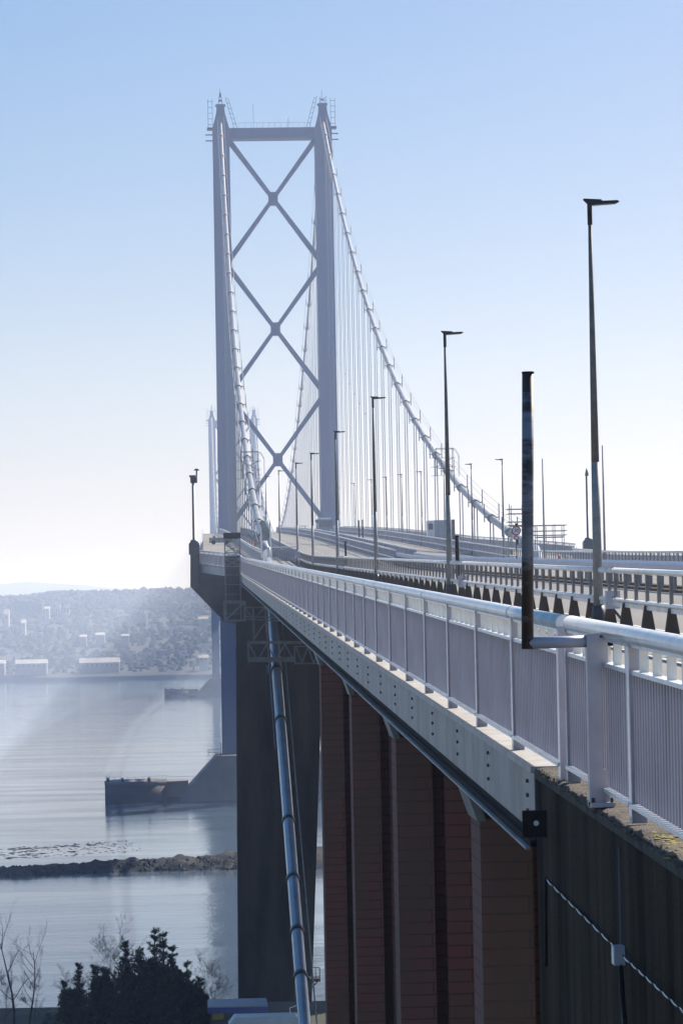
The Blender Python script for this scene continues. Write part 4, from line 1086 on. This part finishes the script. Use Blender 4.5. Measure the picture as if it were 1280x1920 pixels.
for i, a in enumerate([(140, 1850, 219, 1.1, 'low evergreen shrub at the left end of the dark clump'), (185, 1822, 218, 1.5, 'rounded evergreen shrub below the left pines'), (238, 1806, 217, 1.6, 'evergreen shrub left of the tallest pine'), (288, 1786, 217, 1.7, 'tallest evergreen shrub below the forked pine'), (335, 1808, 217, 1.6, 'evergreen shrub right of the tallest pine'), (377, 1846, 217, 1.2, 'evergreen shrub at the right end of the clump'), (215, 1868, 214, 1.8, 'front evergreen shrub, left of middle at the bottom edge'), (305, 1860, 214, 2.0, 'front evergreen shrub, right of middle at the bottom edge'), (385, 1880, 213, 1.1, 'front evergreen shrub beside the hut'), (150, 1885, 213, 1.3, 'front evergreen shrub at the lower left of the clump')]):
    shrub(a[0], a[1], a[2], a[3], a[4], 50+i)
g = MB(); rnd = random.Random(3)
for i in range(16000):
    x = rnd.uniform(-13, 2.4); y = rnd.uniform(211, 240)
    z = zshore(x, y)+(.28+.2*nz(x, y, .8, 2))*rnd.random()**.6
    L = rnd.uniform(.08, .22); p = Vector((x, y, z)); dr = Vector((rnd.gauss(0, 1), rnd.gauss(0, 1), rnd.gauss(.3, .8))).normalized()*L; sd2 = dr.cross(Vector((rnd.gauss(0, 1), rnd.gauss(0, 1), rnd.gauss(0, 1)))).normalized()*L*.4
    k = len(g.v); g.v += [tuple(p-sd2), tuple(p+sd2), tuple(p+dr)]; g.face([k, k+1, k+2])
tag(g.build('undergrowth', 'needle'), kind='stuff')
# hut with blue edged roof and white roofed van
Yh = 205; a = P(389, 1888, Y=Yh); b = P(503, 1901, Y=Yh)
e = thing('shore_hut', 'low hut with blue edged flat roof behind the white van roof', 'hut', (a.x, Yh, 9.5)); Wd = b.x-a.x; zt = a.z-9.5
MB().box(.2, Wd-.2, .2, 4, -.3, zt-.45).build('wall', 'under', e); MB().box(0, Wd, 0, 4.2, zt-.45, zt-.08).build('roof_edge', 'blue', e); MB().box(.05, Wd-.05, .05, 4.15, zt-.08, zt).build('roof', 'cabin', e)
a = P(398, 1900, Y=Yh-.05); b = P(420, 1912, Y=Yh-.05); MB().box(a.x-e.location.x, b.x-e.location.x, .1, .2, b.z-9.5, a.z-9.5).build('notice_panel', 'moss', e)
Yv = 196; a = P(428, 1909, Y=Yv); b = P(560, 1925, Y=Yv)
e = thing('van', 'white flat roofed van at the bottom edge below the pipe', 'van', (a.x, Yv, 7.0)); Wd = b.x-a.x; H = a.z-7.0
MB().prism([(0, .4), (Wd, .4), (Wd, H-.1), (Wd-.15, H), (.4, H), (.0, H-.5)], 0, 2.1).build('body', 'white', e)
MB().prism([(-.004, H-.6), (.01, H-.6), (.38, H-.06), (.36, H-.06)], .2, 1.9).build('windscreen', 'glass', e)
for x in (.8, Wd-.8): MB().tube([(x, -.03, .4), (x, .25, .4)], .38, 14).build('wheel', 'black', e)
a = P(545, 1892, Y=Yv+.5)
tag(MB().tube([(a.x-.0, Yv+1, 7+H), (a.x-.05, Yv+1, a.z), (a.x+.5, Yv+1, a.z+.2)], .04, 6).build('bent_rail', 'rail_white'), 'small white bent rail above the van roof', 'rail')

# ================================================================== HAZE
hz = MB().box(-3500, 3500, -100, 8900, -5, 172).build('haze', [])if False else None
g = MB().box(-3500, 3500, -140, 8950, -5.5, 172)
me = bpy.data.meshes.new('haze'); me.from_pydata(g.v, [], g.f)
hm_ = bpy.data.materials.new('haze'); hm_.use_nodes = True; n = hm_.node_tree.nodes; n.remove(n['Principled BSDF'])
pv = n.new('ShaderNodeVolumePrincipled'); pv.inputs['Density'].default_value = .00029; pv.inputs['Color'].default_value = (.60, .72, 1, 1); pv.inputs['Absorption Color'].default_value = (1, 1, 1, 1); pv.inputs['Anisotropy'].default_value = .35
hm_.node_tree.links.new(pv.outputs[0], n['Material Output'].inputs['Volume']); me.materials.append(hm_)
ho = bpy.data.objects.new('haze', me); col.objects.link(ho); tag(ho, kind='stuff')
